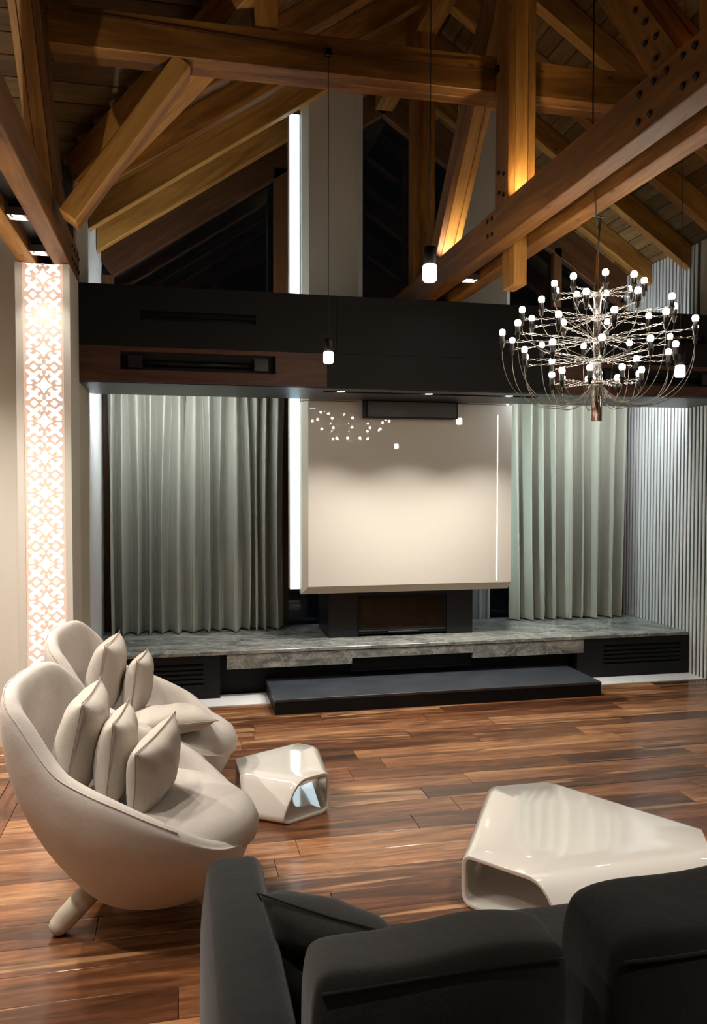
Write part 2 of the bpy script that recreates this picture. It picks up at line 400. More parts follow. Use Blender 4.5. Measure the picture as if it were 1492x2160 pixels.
# cross-gable slope over the passage on the left, boards running across
k = 0; cs = math.atan(SL)
while True:
    yy = 5.36-(k+.5)*bw*math.cos(cs); zz = ZE+(k+.5)*bw*math.sin(cs)+.012
    if yy < YV: break
    xv1 = XL+(5.36-yy)+.05
    o = link('deck_board', MB().box(0, xv1-XLL, -(bw-.004)/2, (bw-.004)/2, -.012, .012).mesh('deck_board', False, .003, 1), DECK, ceil)
    xv = Vector((1, 0, 0)); yv = Vector((0, -math.cos(cs), math.sin(cs))); zv = xv.cross(yv)
    o.matrix_local = Matrix.Translation((XLL, yy, zz)) @ Matrix((xv, yv, zv)).transposed().to_4x4()
    k += 1
part('roof_underlay', mb, plain('roof_underlay', srgb(40, 30, 20), .9), ceil)

# glazing at the gable end
ZD = 3.43+RD
def ztop(x): return 3.43+SL*min(x-XL, XR-x)+.02
def glazing(name, x0, x1, label, frames, z0=.36):
    e = bpy.data.objects.new(name, None); C.objects.link(e); tag(e, label, None, None, 'structure'); PM[name] = Matrix.Identity(4)
    pts = [(x0, z0), (x1, z0), (x1, ztop(x1))]
    if x0 < XC < x1: pts.append((XC, ztop(XC)))
    pts.append((x0, ztop(x0)))
    part('pane', MB().prism(pts, YG, YG+.02), GLASS, e)
    for p0, p1, wd in frames:
        timber('window_frame', p0, p1, wd, .10, parent=e, mat=FRAME, upv=(0, 1, 0))
    return e
fz = lambda x: ztop(x)-.09
glazing('window_1', XL, .96, 'left gable glazing dark with night', [((XL, YG-.02, ztop(XL)+.02), (.96, YG-.02, ztop(.96)+.02), .30), ((.89, YG-.02, .36), (.89, YG-.02, fz(.89)), .12), ((XL+.05, YG-.02, .36), (XL+.05, YG-.02, fz(XL)), .10), ((XL, YG-.02, 2.75), (.9, YG-.02, 2.75), .1)])
glazing('window_2', .96, 2.66, 'middle gable glazing between the chimney panels', [((.96, YG-.02, ztop(.96)+.02), (XC, YG-.02, ztop(XC)+.02), .30), ((XC, YG-.02, ztop(XC)+.02), (2.66, YG-.02, ztop(2.66)+.02), .30)])
glazing('window_3', 2.66, XR, 'right gable glazing dark with night', [((2.66, YG-.02, ztop(2.66)+.02), (XR, YG-.02, ztop(XR)+.02), .30), ((2.75, YG-.02, .36), (2.75, YG-.02, fz(2.75)), .12), ((XR-.05, YG-.02, .36), (XR-.05, YG-.02, fz(XR)), .10), ((2.7, YG-.02, 2.75), (XR, YG-.02, 2.75), .1), ((3.52, YG-.02, 2.75), (3.52, YG-.02, fz(3.52)), .08)])

# ================================================================== SOFFIT
sof = thing('bulkhead', 'long charcoal bulkhead with walnut panels spanning above the curtains', 'bulkhead', (XC, 5.72, ZS))
X0, X1 = XL+.004, XR-.004
part('core', MB().box(X0, X1, YS+.06, 6.10, ZS+.03, ZT), CHARC, sof)
mb = MB(); sa, sb = 1.0, 2.63
for q in ((X0, X1, YS+.02, 5.56), (X0, X1, 5.645, 6.10), (X0, sa, 5.56, 5.645), (sb, X1, 5.56, 5.645)): mb.box(q[0], q[1], q[2], q[3], ZS, ZS+.028)
part('underside', mb, UNDER, sof, label='grey satin underside with a long light slot')
part('light_slot', MB().box(sa, sb, 5.56, 5.645, ZS+.0281, ZS+.0299), BLACK, sof)
ZW = 2.482
def fascia(x0, x1, z0, z1, hole, y0, y1):
    m_ = MB(); a, b_, c, d = hole
    m_.box(x0, a, y0, y1, z0, z1).box(b_, x1, y0, y1, z0, z1).box(a, b_, y0, y1, z0, c).box(a, b_, y0, y1, d, z1); return m_
for (a, b_, name) in ((X0, 1.045, 'upper_fascia'), (1.047, 2.573, 'upper_fascia'), (2.575, X1, 'upper_fascia')):
    if b_ < 1.1: mb = fascia(a, b_, ZW+.002, ZT, (-.234, .504, 2.655, 2.715), YS, YS+.058)
    elif a > 2.5: mb = fascia(a, b_, ZW+.002, ZT, (3.12, 3.86, 2.655, 2.715), YS, YS+.058)
    else: mb = MB().box(a, b_, YS, YS+.058, ZW+.002, ZT)
    part(name, mb, CHARC, sof)
part('centre_fascia', MB().box(.981, 2.639, YS, YS+.058, ZS, ZW), CHARC, sof)
for (a, b_, h0, h1) in ((X0, .98, -.359, .635), (2.64, X1, 2.985, 3.979)):
    wp = part('walnut_panel', fascia(a, b_, ZS, ZW, (h0, h1, 2.335, 2.452), YS, YS+.058), WALNUT, sof, label='walnut veneered fascia panel with a recessed vent')
    part('roller', MB().tube([(h0+.14, YS+.045, 2.385), (h1-.14, YS+.045, 2.385)], .022, 12), BLACKM, wp, smooth=True)
    part('roller_bracket', MB().box(h0+.05, h0+.14, YS+.01, YS+.055, 2.352, 2.43), CHARC2, wp)
    part('roller_bracket', MB().box(h1-.14, h1-.05, YS+.01, YS+.055, 2.352, 2.43), CHARC2, wp)
    part('vent_back', MB().box(h0-.01, h1+.01, YS+.0585, YS+.0595, 2.325, 2.462), BLACK, wp)
    for zz in (2.6875,):
        s0, s1 = (-.234, .504) if a < 0 else (3.12, 3.86)
        part('vent_blade', MB().box(s0, s1, YS+.012, YS+.05, zz-.006, zz+.006), BLACKM, sof)
for i, (dx, ww) in enumerate(((1.129, 'left'), (1.779, 'middle'), (2.40, 'right'))):
    e = thing('recessed_downlight', '%s of the three round downlights in the bulkhead slot' % {'left': 'leftmost', 'middle': 'central', 'right': 'rightmost'}[ww], 'downlight', (dx, 5.6, ZS), group='downlights in the bulkhead slot')
    part('housing', MB().lathe([(.032, .004), (.032, .028), (.028, .028), (.028, .004)], 18, (dx, 5.6, ZS-.001)), BLACKM, e, smooth=True)
    part('lens', MB().lathe([(.027, .006), (.027, .012)], 18, (dx, 5.6, ZS-.004)), DOWNM, e)
    lamp('downlight_beam', 'SPOT', (dx, 5.6, ZS-.012), P_DOWN, (1, .95, .88), .02, parent=e, spot=1.9, blend=.8)
# cove LED strips along the back of the bulkhead, washing the curtains
for x0, x1, lb, pw in ((X0+.05, .45, 'left', 78.), (2.8, 4.05, 'right', 58.)):
    e = part('cove_light', MB().box(x0, x1, 6.101, 6.118, ZS+.10, ZS+.125), emit('cove_led', COOL, pw), sof)

# ================================================================== CHIMNEY PANELS AND LIGHT STRIPS
YP = 6.22
def chamfer_panel(x0, x1, z0, z1, y0, depth, ch, sides):
    """slab with its front edges chamfered on the named sides"""
    l, r, bt = ('l' in sides)*ch, ('r' in sides)*ch, ('b' in sides)*ch*1.35
    vs = [(x0+l, y0, z0+bt), (x1-r, y0, z0+bt), (x1-r, y0, z1), (x0+l, y0, z1),
          (x0, y0+.06, z0), (x1, y0+.06, z0), (x1, y0+.06, z1), (x0, y0+.06, z1),
          (x0, y0+depth, z0), (x1, y0+depth, z0), (x1, y0+depth, z1), (x0, y0+depth, z1)]
    fr = [(0, 1, 2, 3)]
    oth = [(0, 4, 5, 1), (1, 5, 6, 2), (2, 6, 7, 3), (3, 7, 4, 0), (4, 8, 9, 5), (5, 9, 10, 6), (6, 10, 11, 7), (7, 11, 8, 4), (8, 11, 10, 9)]
    return vs, fr, oth
ch = thing('chimney_breast', 'glossy cream panel with chamfered edge above the fireplace', 'panel', (XC, YP+.08, .735))
vs, fr, oth = chamfer_panel(.945, 2.69, .735, 2.256, YP, .16, .047, 'lb')
mb = MB(); mb.add(vs, oth); part('panel_body', mb, CHAMF, ch)
mb = MB(); mb.add(vs[:4], fr); mb.add([(p[0], YP+.002, p[2]) for p in vs[:4]], [(3, 2, 1, 0)]); mb.add([p for a in range(4) for p in (vs[a],)], [])
part('glossy_face', MB().box(vs[0][0], vs[1][0], YP-.003, YP+.001, vs[0][2], vs[2][2]), GLOSS, ch, label='glossy cream front face')
for (a, b_, nm, sides) in ((.95, 1.44, 'left of the dark opening', 'lr'), (2.265, 2.69, 'right of the dark opening', 'lr')):
    zt0 = min(ztop(a), ztop(b_))
    vs, fr, oth = chamfer_panel(a, b_, 2.26, ztop((a+b_)/2)+.02, YP, .16, .05, sides)
    vs = [list(p) for p in vs]
    for i in (2, 3, 6, 7, 10, 11): vs[i][2] = ztop(vs[i][0])+.1
    mb = MB(); mb.add(vs, fr+oth); part('upper_panel', mb, CHIM, ch, label='tall beige chimney panel %s' % nm)
for (a, b_, nm) in ((.862, .942, 'left'),):
    e = thing('light_strip', 'tall vertical glowing white light strip on the left side of the chimney', 'light strip', ((a+b_)/2, 6.4, .77))
    zz = ztop(a if nm == 'left' else b_)+.05
    part('housing', MB().box(a, b_, 6.325, 6.42, .772, zz), CHIM, e)
    part('diffuser', MB().box(a+.001, b_-.001, 6.318, 6.3245, .772, zz), LEDM, e)
sl = part('side_light', MB().box(2.60, 2.662, 6.385, 6.50, .80, 2.20), CHIM, ch)
part('diffuser', MB().box(2.6625, 2.668, 6.39, 6.495, .80, 2.20), emit('side_led', (.68, .91, .96), 9.0), sl)
tl_ = part('added_rafter_light', MB().box(.15, .80, 5.54, 5.58, ZT+.0005, ZT+.012), BLACKM, sof)  # unseen strip, added to give the left rafters a cool underlight
part('diffuser', MB().box(.155, .795, 5.544, 5.576, ZT+.0125, ZT+.016), emit('added_rafter_led', COOL, 9.0), tl_)
e = thing('screen_housing', 'dark rectangular screen housing under the bulkhead before the cream panel', 'housing', (1.81, 6.15, 2.12))
part('case', MB().box(1.425, 2.18, 6.10, 6.2165, 2.128, 2.2565), CHARC, e, bevel=.003)
part('front_panel', MB().box(1.44, 2.165, 6.092, 6.0995, 2.134, 2.25), plain('housing_front', srgb(62, 54, 50), .4), e)

# ================================================================== BENCH, FIREPLACE, HEARTH
be = thing('hearth_bench', 'long grey marble topped bench with charcoal front along the glazing', 'bench', (XC, 6.5, 0))
part('slab', MB().box(XL+.002, XR-.002, YB, YG-.09, ZB-.026, ZB), STONE, be, bevel=.002, label='polished grey marble slab')
mb = MB(); a0, a1 = .345, 3.26
mb.box(a0, 1.304, YB+.004, YB+.05, .218, ZB-.03).box(2.292, a1, YB+.004, YB+.05, .218, ZB-.03).box(1.304, 2.292, YB+.004, YB+.05, .262, ZB-.03)
part('apron', mb, STONE, be, label='mottled grey marble apron')
part('kickboard', MB().box(.30, 3.20, 6.17, 6.22, .0, ZB-.03), CHARC, be)
for (x0, x1, g0, g1, lb) in ((XL+.004, .296, -.5, .172, 'left'), (3.205, XR-.004, 3.44, 4.16, 'right')):
    cb = part('cabinet', MB().box(x0, x1, YB+.03, YG-.12, .0065, ZB-.028), CHARC, be, label='charcoal cabinet with a slotted vent at the %s end' % lb)
    bars = [.118+.0325*i for i in range(6)]
    m_ = MB().box(x0, g0, YB+.006, YB+.0295, .0065, ZB-.028).box(g1, x1, YB+.006, YB+.0295, .0065, ZB-.028).box(g0, g1, YB+.006, YB+.0295, .0065, .112).box(g0, g1, YB+.006, YB+.0295, .273, ZB-.028)
    part('vent_frame', m_, CHARC, cb)
    for i in range(4):
        z0 = .1275+.0345*i
        part('vent_slat', MB().box(g0, g1, YB+.006, YB+.026, z0, z0+.0215), CHARC, cb)
    part('vent_shadow', MB().box(g0, g1, YB+.0285, YB+.0298, .112, .273), BLACK, cb)
# air slot beneath the apron
part('air_slot', MB().box(1.306, 2.290, YB+.055, YB+.13, .165, .26), BLACK, be)
part('air_slot_rail', MB().box(1.30, 2.296, YB+.02, YB+.05, .156, .165), BLACKM, be)
he = thing('hearth_platform', 'low black steel hearth platform on the floor before the bench', 'platform', (1.88, 5.8, 0))
part('plate', MB().box(.645, 3.135, 5.52, 6.165, .088, .108), HEARTH, he, bevel=.002)
part('plinth', MB().box(.648, 3.132, 5.523, 6.163, .0005, .0878), CHARC, he)

fi = thing('fireplace_insert', 'black fireplace insert with glass door below the cream panel', 'fireplace', (1.8, 6.6, ZB))
FX0, FX1, FZ1 = 1.185, 2.42, .72
part('surround', MB().box(FX0, 1.425, 6.385, 6.86, ZB+.0005, FZ1).box(2.195, FX1, 6.385, 6.86, ZB+.0005, FZ1).box(1.425, 2.195, 6.385, 6.86, .695, FZ1), CHARC2, fi)
part('firebox', MB().box(1.425, 2.195, 6.84, 6.86, ZB+.001, .695).box(1.425, 1.55, 6.60, 6.839, ZB+.001, .695).box(2.07, 2.195, 6.60, 6.839, ZB+.001, .695), BLACK, fi)
part('firebrick_lining', MB().box(1.56, 1.66, 6.82, 6.838, .43, .65).box(1.665, 1.93, 6.815, 6.838, .43, .69).box(1.935, 2.05, 6.82, 6.838, .43, .65).box(1.555, 2.065, 6.60, 6.84, .40, .425), BRICK, fi)
dr = part('door', MB().box(1.43, 1.455, 6.39, 6.41, .375, .692).box(2.165, 2.19, 6.39, 6.41, .375, .692).box(1.455, 2.165, 6.39, 6.41, .672, .692).box(1.455, 2.165, 6.39, 6.41, .375, .412), BLACKM, fi)
part('door_glass', MB().box(1.455, 2.165, 6.398, 6.404, .412, .672), FGLASS, dr)
part('handle', MB().box(1.68, 1.95, 6.372, 6.389, .384, .396), CHARC2, dr, bevel=.003)
part('door_trim', MB().box(1.44, 2.18, 6.386, 6.389, .399, .411), plain('steel_trim', srgb(90, 92, 96), .35, metal=.8), dr)

# ================================================================== CURTAINS
def curtain(name, label, x0t, x1t, x0b, x1b, nf, yc, seed, ztp=2.50, zb=ZB+.004):
    rnd = random.Random(seed); nx, nz = nf*20, 26
    ph = [rnd.uniform(0, 6.28) for _ in range(8)]
    widths = [rnd.uniform(.6, 1.5) for _ in range(nf)]; tot = sum(widths); acc = [0]
    for q in widths: acc.append(acc[-1]+q/tot)
    amp = [rnd.uniform(.7, 1.25) for _ in range(nf)]
    bend = [rnd.uniform(-1, 1) for _ in range(nf+1)]
    tilt = [rnd.uniform(-1, 1) for _ in range(nf)]; tilt2 = [rnd.uniform(-1, 1) for _ in range(nf)]
    vs = []; fs = []
    for j in range(nz+1):
        v = j/nz; z = ztp+(zb-ztp)*v
        for i in range(nx+1):
            t_ = i/nx*nf; k = min(int(t_), nf-1); u = t_-k
            s = acc[k]+(acc[k+1]-acc[k])*u
            bd = bend[k]*(1-u)+bend[k+1]*u
            x = (x0t+(x1t-x0t)*s)*(1-v)+(x0b+(x1b-x0b)*s)*v+bd*.04*math.sin(v*2.4)
            A = (.058+.022*v**.8)*amp[k]
            up_ = u+.085*math.sin(2*PI*u)
            sn = -math.cos(2*PI*up_)+.16*math.sin(4*PI*up_+ph[k % 8]*.3)
            yy = yc-A*sn-.010*math.sin(6*PI*u+ph[k % 8])*v
            x += .016*math.sin(2*PI*u)*(.6+.7*v)
            if v > .88:
                yy += .014*math.sin(9*(v-.88)/.12+ph[(k+3) % 8]*3+u*5)*(v-.88)/.12
            vs.append((x, yy, z))
    for j in range(nz):
        for i in range(nx):
            a = j*(nx+1)+i; fs.append((a, a+1, a+nx+2, a+nx+1))
    e = thing(name, label, 'curtain', ((x0b+x1b)/2, yc, zb), group='curtains along the glazing')
    mb = MB(); mb.add(vs, fs); me = mb.mesh('drape', True)
    o = part('drape', me, CURT, e)
    so = o.modifiers.new('cloth', 'SOLIDIFY'); so.thickness = .004
    sub = o.modifiers.new('subdivision', 'SUBSURF'); sub.levels = 1; sub.render_levels = 1
    part('rail', MB().box(min(x0t, x0b)+.02, max(x1t, x1b)-.01, yc-.012, yc+.012, ztp, ztp+.02), BLACKM, e)
    return e
YCU = 6.88
curtain('curtain', 'leftmost grey green curtain beside the slatted left wall', -.57, .06, -.56, .035, 6, YCU, 3)
curtain('curtain', 'grey green curtain beside the left light strip', .075, .90, .05, .91, 8, YCU, 12)
curtain('curtain', 'grey green curtain to the right of the cream panel', 2.90, 4.16, 2.95, 4.12, 9, YCU-.01, 21)
e = thing('door_post', 'slim white glazed door post beside the right curtain', 'door post', (2.70, 6.95, ZB))
for xx in (2.62, 2.72, 2.80): part('post', MB().box(xx, xx+.025, 7.0, 7.04, ZB+.001, 2.3), plain('post_grey', srgb(150, 150, 148), .5), e)
part('door_panel', MB().box(2.645, 2.80, 7.015, 7.025, ZB+.001, 2.3), plain('grey_glass_panel', srgb(120, 122, 124), .3), e)

# ================================================================== TIMBER ROOF
# double beams running towards the glazing
BW, BH = .095, .19
def double_beam(xc, nm, near, far=6.10):
    for s, wd in ((-1, 'left'), (1, 'right')):
        x = xc+s*.0955
        timber('ceiling_beam', (x, near, ZT+.002+BH/2), (x, far, ZT+.002+BH/2), BW, BH,
               'long timber beam, %s one of the pair %s' % (wd, nm), 'beam', 'paired beams running to the glazing')
double_beam(1.79, 'above the chandelier', YBACK+.02)
double_beam(-.745, 'above the glowing column', YBACK+.02, 5.35)
# dark trays closing the gap between the paired beams, carrying the spots
for xc, nm, y1 in ((1.79, 'chandelier', 4.04), (-.745, 'glowing column', 4.9)):
    tr = thing('light_tray', 'dark metal tray between the paired beams above the %s' % nm, 'tray', (xc, 2.0, ZT+.1), group='trays between the beams')
    part('tray', MB().box(xc-.047, xc+.047, YBACK+.1, y1, ZT+.075, ZT+.085), BLACKM, tr)
    if nm == 'chandelier': part('tray', MB().box(xc-.047, xc+.047, 4.24, 6.0, ZT+.075, ZT+.085), BLACKM, tr)
def spotlight(x, y, label, power, ang=1.5, aim=(0, 0)):
    e = thing('recessed_spotlight', label, 'spotlight', (x, y, ZT+.02), group='spotlights between the paired beams')
    z = ZT+.012
    part('frame', MB().box(x-.045, x+.045, y-.045, y-.037, z-.006, z+.03).box(x-.045, x+.045, y+.037, y+.045, z-.006, z+.03).box(x-.045, x-.037, y-.037, y+.037, z-.006, z+.03).box(x+.037, x+.045, y-.037, y+.037, z-.006, z+.03), CHROMEW, e)
    part('housing', MB().box(x-.036, x+.036, y-.036, y+.036, z+.012, z+.06), BLACKM, e)
    part('lens', MB().lathe([(.026, 0), (.026, .006)], 16, (x, y, z+.0055)), SPOTM, e)
    lamp('spot_beam', 'SPOT', (x, y, z-.002), power, SOFTWARM, .02, (aim[0], aim[1], 0), parent=e, spot=ang, blend=.75)
for y, lb in ((4.75, 'recessed spotlight between the beams nearest the glowing column'), (4.14, 'second recessed spotlight from the glowing column')):
    spotlight(-.745, y, lb, P_LEFT*.24 if y > 4.5 else P_LEFT)
for y, lb in ((3.5, 'third'), (2.86, 'fourth'), (2.2, 'fifth'), (1.0, 'sixth')): spotlight(-.745, y, lb + ' recessed spotlight from the glowing column', P_LEFT)
spotlight(1.79, 4.80, 'recessed spotlight between the beams beyond the hanging post end', P_MID*.6)
for y, lb, aa, tl in ((2.1, 'above the coffee table', 1.0, .22), (.3, 'above the back of the sofa', 1.0, .45), (-1.2, 'behind the sofa', 1.8, 0.)):  # out-of-frame spots, added along the middle beams as general fill
    spotlight(1.79, y, 'added unseen fill spotlight between the middle beams ' + lb, P_MID*(1.5 if y > 2 else 1), aa, (tl, 0))
# small uplights standing on the trays, grazing the post and the braces
def uplight(x, y, label, power, tilt):
    e = thing('uplight', label, 'uplight', (x, y, ZT+.09), group='uplights between the paired beams')
    part('can', MB().lathe([(.004, 0), (.018, 0), (.018, .05), (.015, .05), (.015, .03), (.004, .03)], 16, (x, y, ZT+.0865)), BLACKM, e, smooth=True)
    part('lens', MB().lathe([(.014, .031), (.014, .034)], 16, (x, y, ZT+.0865)), emit('uplight_lens', WARM, 10.), e)
    lamp('uplight_beam', 'SPOT', (x, y, ZT+.145), power, WARM, .012, (PI+tilt, 0, 0), parent=e, spot=1.3, blend=.9)
uplight(1.79, 3.93, 'uplight at the foot of the king post', 11.0, -.25)
uplight(1.79, 5.16, 'uplight at the foot of the far brace', 7.0, -.1)
uplight(1.79, 2.475, 'uplight at the foot of the near brace', 6.0, .1)

# tie beam
TY0, TY1, TZ0, TZ1 = 4.222, 4.40, 3.757, 3.952
tb = thing('tie_beam', 'heavy horizontal tie beam crossing the room in front of the gable', 'beam', (XC, 4.31, TZ0))
for (x0, x1) in ((-.607, 1.717), (1.717, XR-.01)):
    for (y0, y1, zo) in ((TY0, (TY0+TY1)/2-.002, 0), ((TY0+TY1)/2+.002, TY1, 0)):
        timber('lamination', (x0, (y0+y1)/2, (TZ0+TZ1)/2), (x1, (y0+y1)/2, (TZ0+TZ1)/2), y1-y0, TZ1-TZ0, parent=tb, upv=(0, 0, 1), bev=.005)
# second tie beam, nearer, above the frame
# king post of three laminations; the middle one hangs through the paired beams
def lam_member(name, label, p0, p1, xc, depth, nrm_up, mid_ext=0., cat='post'):
    e = thing(name, label, cat, p0)
    for k, (dx, wd, ext) in enumerate(((-.0585, .039, 0), (0, .074, mid_ext), (.0585, .039, 0))):
        a = Vector(p0)+Vector((dx, 0, 0)); b_ = Vector(p1)+Vector((dx, 0, 0)); d = (b_-a).normalized()
        timber('lamination', a-d*ext, b_, wd, depth*(.94 if k == 1 else 1), parent=e, upv=nrm_up, bev=.003)
    return e
ZR = zraf(XC)
KP = lam_member('king_post', 'laminated timber king post rising above the chandelier beams', (1.7975, 4.135, ZT+BH+.004), (1.7975, 4.135, ZR+.1), 1.8, .17, (0, 1, 0), mid_ext=.39)
lam_member('king_post', 'dim laminated post before the dark glazing between the chimney panels', (1.7975, 5.86, ZT+BH+.004), (1.7975, 5.86, ZR+.1), 1.8, .17, (0, 1, 0))
lam_member('king_post', 'laminated timber post nearest the viewer on the right', (1.7975, 2.365, ZT+BH+.004), (1.7975, 2.365, ZR-.13), 1.8, .17, (0, 1, 0), mid_ext=.36)
lam_member('brace', 'lit laminated brace leaning from the beams beside the upper pendant', (1.7975, 5.42, 3.10), (1.7975, 4.28, 4.47), 1.8, .15, (0, 1, 1.2), cat='brace')
lam_member('brace', 'laminated brace with bolts at the upper right corner', (1.7975, 2.62, 3.085), (1.7975, 3.95, 4.81), 1.8, .15, (0, -1, 1.2), cat='brace')
lam_member('brace', 'leaning laminated brace above the glowing column at the upper left', (-.745, 5.33, 3.12), (-.745, 4.16, 4.36), 1.8, .15, (0, 1, 1.2), cat='brace')
e = thing('brace', 'diagonal brace from the left beams up to the tie beam', 'brace', (-.5, 4.3, 3.0))
d = Vector((.50, 0, .72)).normalized()
for k in (-1, 1):
    timber('lamination', (-.53, 4.31+k*.043, 2.935), (.035, 4.31+k*.043, 3.752), .08, .095, parent=e, upv=(-1, 0, .7))
# rafters
ords = ['first', 'second', 'third', 'fourth', 'fifth', 'sixth', 'seventh', 'eighth', 'ninth', 'tenth', 'eleventh', 'twelfth', 'thirteenth', 'fourteenth', 'fifteenth', 'sixteenth', 'seventeenth', 'eighteenth']
RW = .085
yy = 6.65; i = 0
while yy > 1.4:
    if 4.3 < yy < 4.4: yy = 4.42
    for side in (-1, 1):
        if side < 0 and 5.36-(yy-XL*0) > XC-XL-.3: continue
        if side < 0:
            xe = max(XL+.003, XL+(5.36-yy)+.05)
            pts = [(xe, zraf(xe)), (XC-.01, zraf(XC-.01)), (XC-.01, zraf(XC-.01)+RD-.002), (xe, zraf(xe)+RD-.002)]
        else:
            pts = [(XC+.01, zraf(XC+.01)), (XR-.003, zraf(XR)), (XR-.003, zraf(XR)+RD-.002), (XC+.01, zraf(XC+.01)+RD-.002)]
        # local X along the slope
        p0, p1 = Vector((pts[0][0], yy+RW/2, pts[0][1])), Vector((pts[1][0], yy+RW/2, pts[1][1]))
        mw, L = timber_mw(p0, p1); inv = mw.inverted()
        mb = MB(); mb.prism(pts, yy, yy+RW); mb.v = [tuple(inv @ Vector(v)) for v in mb.v]
        o = link('rafter', mb.mesh('rafter', False, .004), TIMBER); o.matrix_local = mw; PM[o.name] = mw
        tag(o, '%s sloping rafter from the glazing on the %s roof slope' % (ords[i], 'left' if side < 0 else 'right'), 'rafter', 'rafters of the %s roof slope' % ('left' if side < 0 else 'right'))
    yy -= .57; i += 1
for s in (-1, 1):
    timber('strut', (XC+s*1.35, 4.31, TZ1+.002), (XC+s*1.35, 4.31, zraf(XC+s*1.35)+.02), .16, .12,
           'short upright strut on the %s half of the tie beam' % ('left' if s < 0 else 'right'), 'strut', 'struts on the tie beam', upv=(1, 0, 0))
timber('valley_rafter', (XL+.06, 5.30, 3.43+.09), (XC-.12, YV+.12, zraf(XC-.12)+.07), .22, .18, 'valley rafter climbing to the ridge above the left end of the tie beam', 'rafter')
for xq in (-1.25, -1.85):
    timber('jack_rafter', (xq, 5.34, 3.43+.10), (xq, YV+.05, zraf(XC)+.07), .08, .18, '%s rafter of the passage roof beyond the left pair of beams' % ('nearer' if xq > -1.5 else 'outer'), 'rafter', 'passage roof rafters')
timber('ridge_beam', (XC, YBACK+.02, ZR-.02), (XC, YG-.1, ZR-.02), .16, .2, 'ridge beam along the roof apex', 'beam')

# bolts
def bolts(parent, pts, nrm='x', r=.011):
    for p in pts:
        mb = MB().lathe([(r*.6, 0), (r, .002), (r, .007), (r*.6, .009)], 6)
        o = link('bolt', mb.mesh('bolt'), BOLT); o.parent = parent
        mw = Matrix.Translation(p) @ Matrix.Rotation(-PI/2 if nrm == '-x' else PI/2, 4, 'Y')
        o.matrix_local = PM[parent.name].inverted() @ mw
beams = [o for o in bpy.data.objects if o.name.startswith('ceiling_beam')]
bl = [o for o in beams if abs(PM[o.name].translation.x-(1.79-.0955)) < .01][0]
xf = 1.79-.0955-BW/2+.001
bolts(bl, [(xf, 4.147, 3.025), (xf, 4.085, 3.022), (xf, 4.147, 2.945), (xf, 4.085, 2.94)], '-x', .012)
bolts(bl, [(xf, y, z) for y, z in ((2.685, 2.922), (2.613, 2.921), (2.681, 3.017), (2.592, 3.023), (2.516, 3.022), (2.423, 3.025), (2.358, 3.024), (2.421, 2.924), (2.351, 2.922))], '-x', .014)
bi = [o for o in beams if abs(PM[o.name].translation.x-(-.745+.0955)) < .01][0]
xf2 = -.745+.0955+BW/2-.001
bolts(bi, [(xf2, y, z) for y in (5.0, 5.1, 5.2, 5.3) for z in (2.92, 3.0)], 'x', .013)
br = [o for o in bpy.data.objects if o.name.startswith('brace') and 'upper right corner' in o.get('label', '')][0]
bolts(br, [(1.7175, 2.69+.07*k, 3.14+.0905*k+dz) for k in range(2) for dz in (.02, .10)]+[(1.7175, 2.83, 3.41)], '-x', .013)
bq = [o for o in bpy.data.objects if o.name.startswith('brace') and 'above the glowing column at' in o.get('label', '')][0]
bolts(bq, [(-.665, 5.40-.05*k, 3.06+.056*k+(k % 2)*.05) for k in range(7)], 'x', .013)
bolts(KP, [(1.7185, 4.10, 3.16), (1.7185, 4.16, 3.19), (1.7185, 4.10, 3.27), (1.7185, 4.17, 3.30)], '-x', .012)

# ================================================================== GLOWING COLUMN
col = thing('light_column', 'tall pale column with a backlit fretwork ornament strip', 'column', (-.755, 5.1, 0))
CX0, CX1, CY = -.903, -.607, 4.92
ZC = ZT-.002
part('body', MB().box(CX0, CX1, CY+.03, 5.34, 0, ZC), PALE, col)
PX0, PX1 = -.852, -.656
part('side_board', MB().box(CX0, PX0-.012, CY, CY+.0295, 0, ZC), PALE, col)
part('side_board', MB().box(PX1+.012, CX1, CY, CY+.0295, 0, ZC), PALE, col)
part('light_panel', MB().box(PX0-.012, PX1+.012, CY+.016, CY+.0295, 0, ZC), ORN, col, label='glowing warm light panel')
def segd(px, py, a, b_):
    ax, ay = a; bx, by = b_; dx, dy = bx-ax, by-ay; t_ = max(0, min(1, ((px-ax)*dx+(py-ay)*dy)/(dx*dx+dy*dy)))
    return math.hypot(px-ax-t_*dx, py-ay-t_*dy)
def lit(px, py):
    ax, ay = abs(px), abs(py)
    if ax > 36: return False
    if (ax/19.5)**.72+(ay/18.5)**.72 < 1: return True
    if abs(ax-0)+abs(ay-38) < 8 or abs(ax-20)+abs(ay-38) < 8: return True
    if ay > 33: return False
    if (ax/26)**.72+(ay/25)**.72 < 1: return False
    q = (-ax, -ay)
    if abs(ax-20)+abs(ay-38) < 10.5 or ax+abs(ay-38) < 10.5: return False
    if ax < 1.9 or ay < 1.9: return False
    if segd(*q, (-33, -30), (-12, -10)) < 4.2: return True
    if segd(*q, (-30, -11), (-13, -26)) < 4.2: return True
    if segd(*q, (-13, -26), (-6.5, -27)) < 3.6 or segd(*q, (-6.5, -27), (-5, -22)) < 2.4: return True
    if segd(*q, (-31, -11), (-31, -6)) < 3.6 or segd(*q, (-31, -5.5), (-25, -4)) < 2.4: return True
    return False
NXc, NYc = 44, 42; PER = 76.0; mpx = (PX1-PX0)/72.0
cw = (PX1-PX0+.024)/NXc; chh = PER*mpx/NYc
rows_ = []
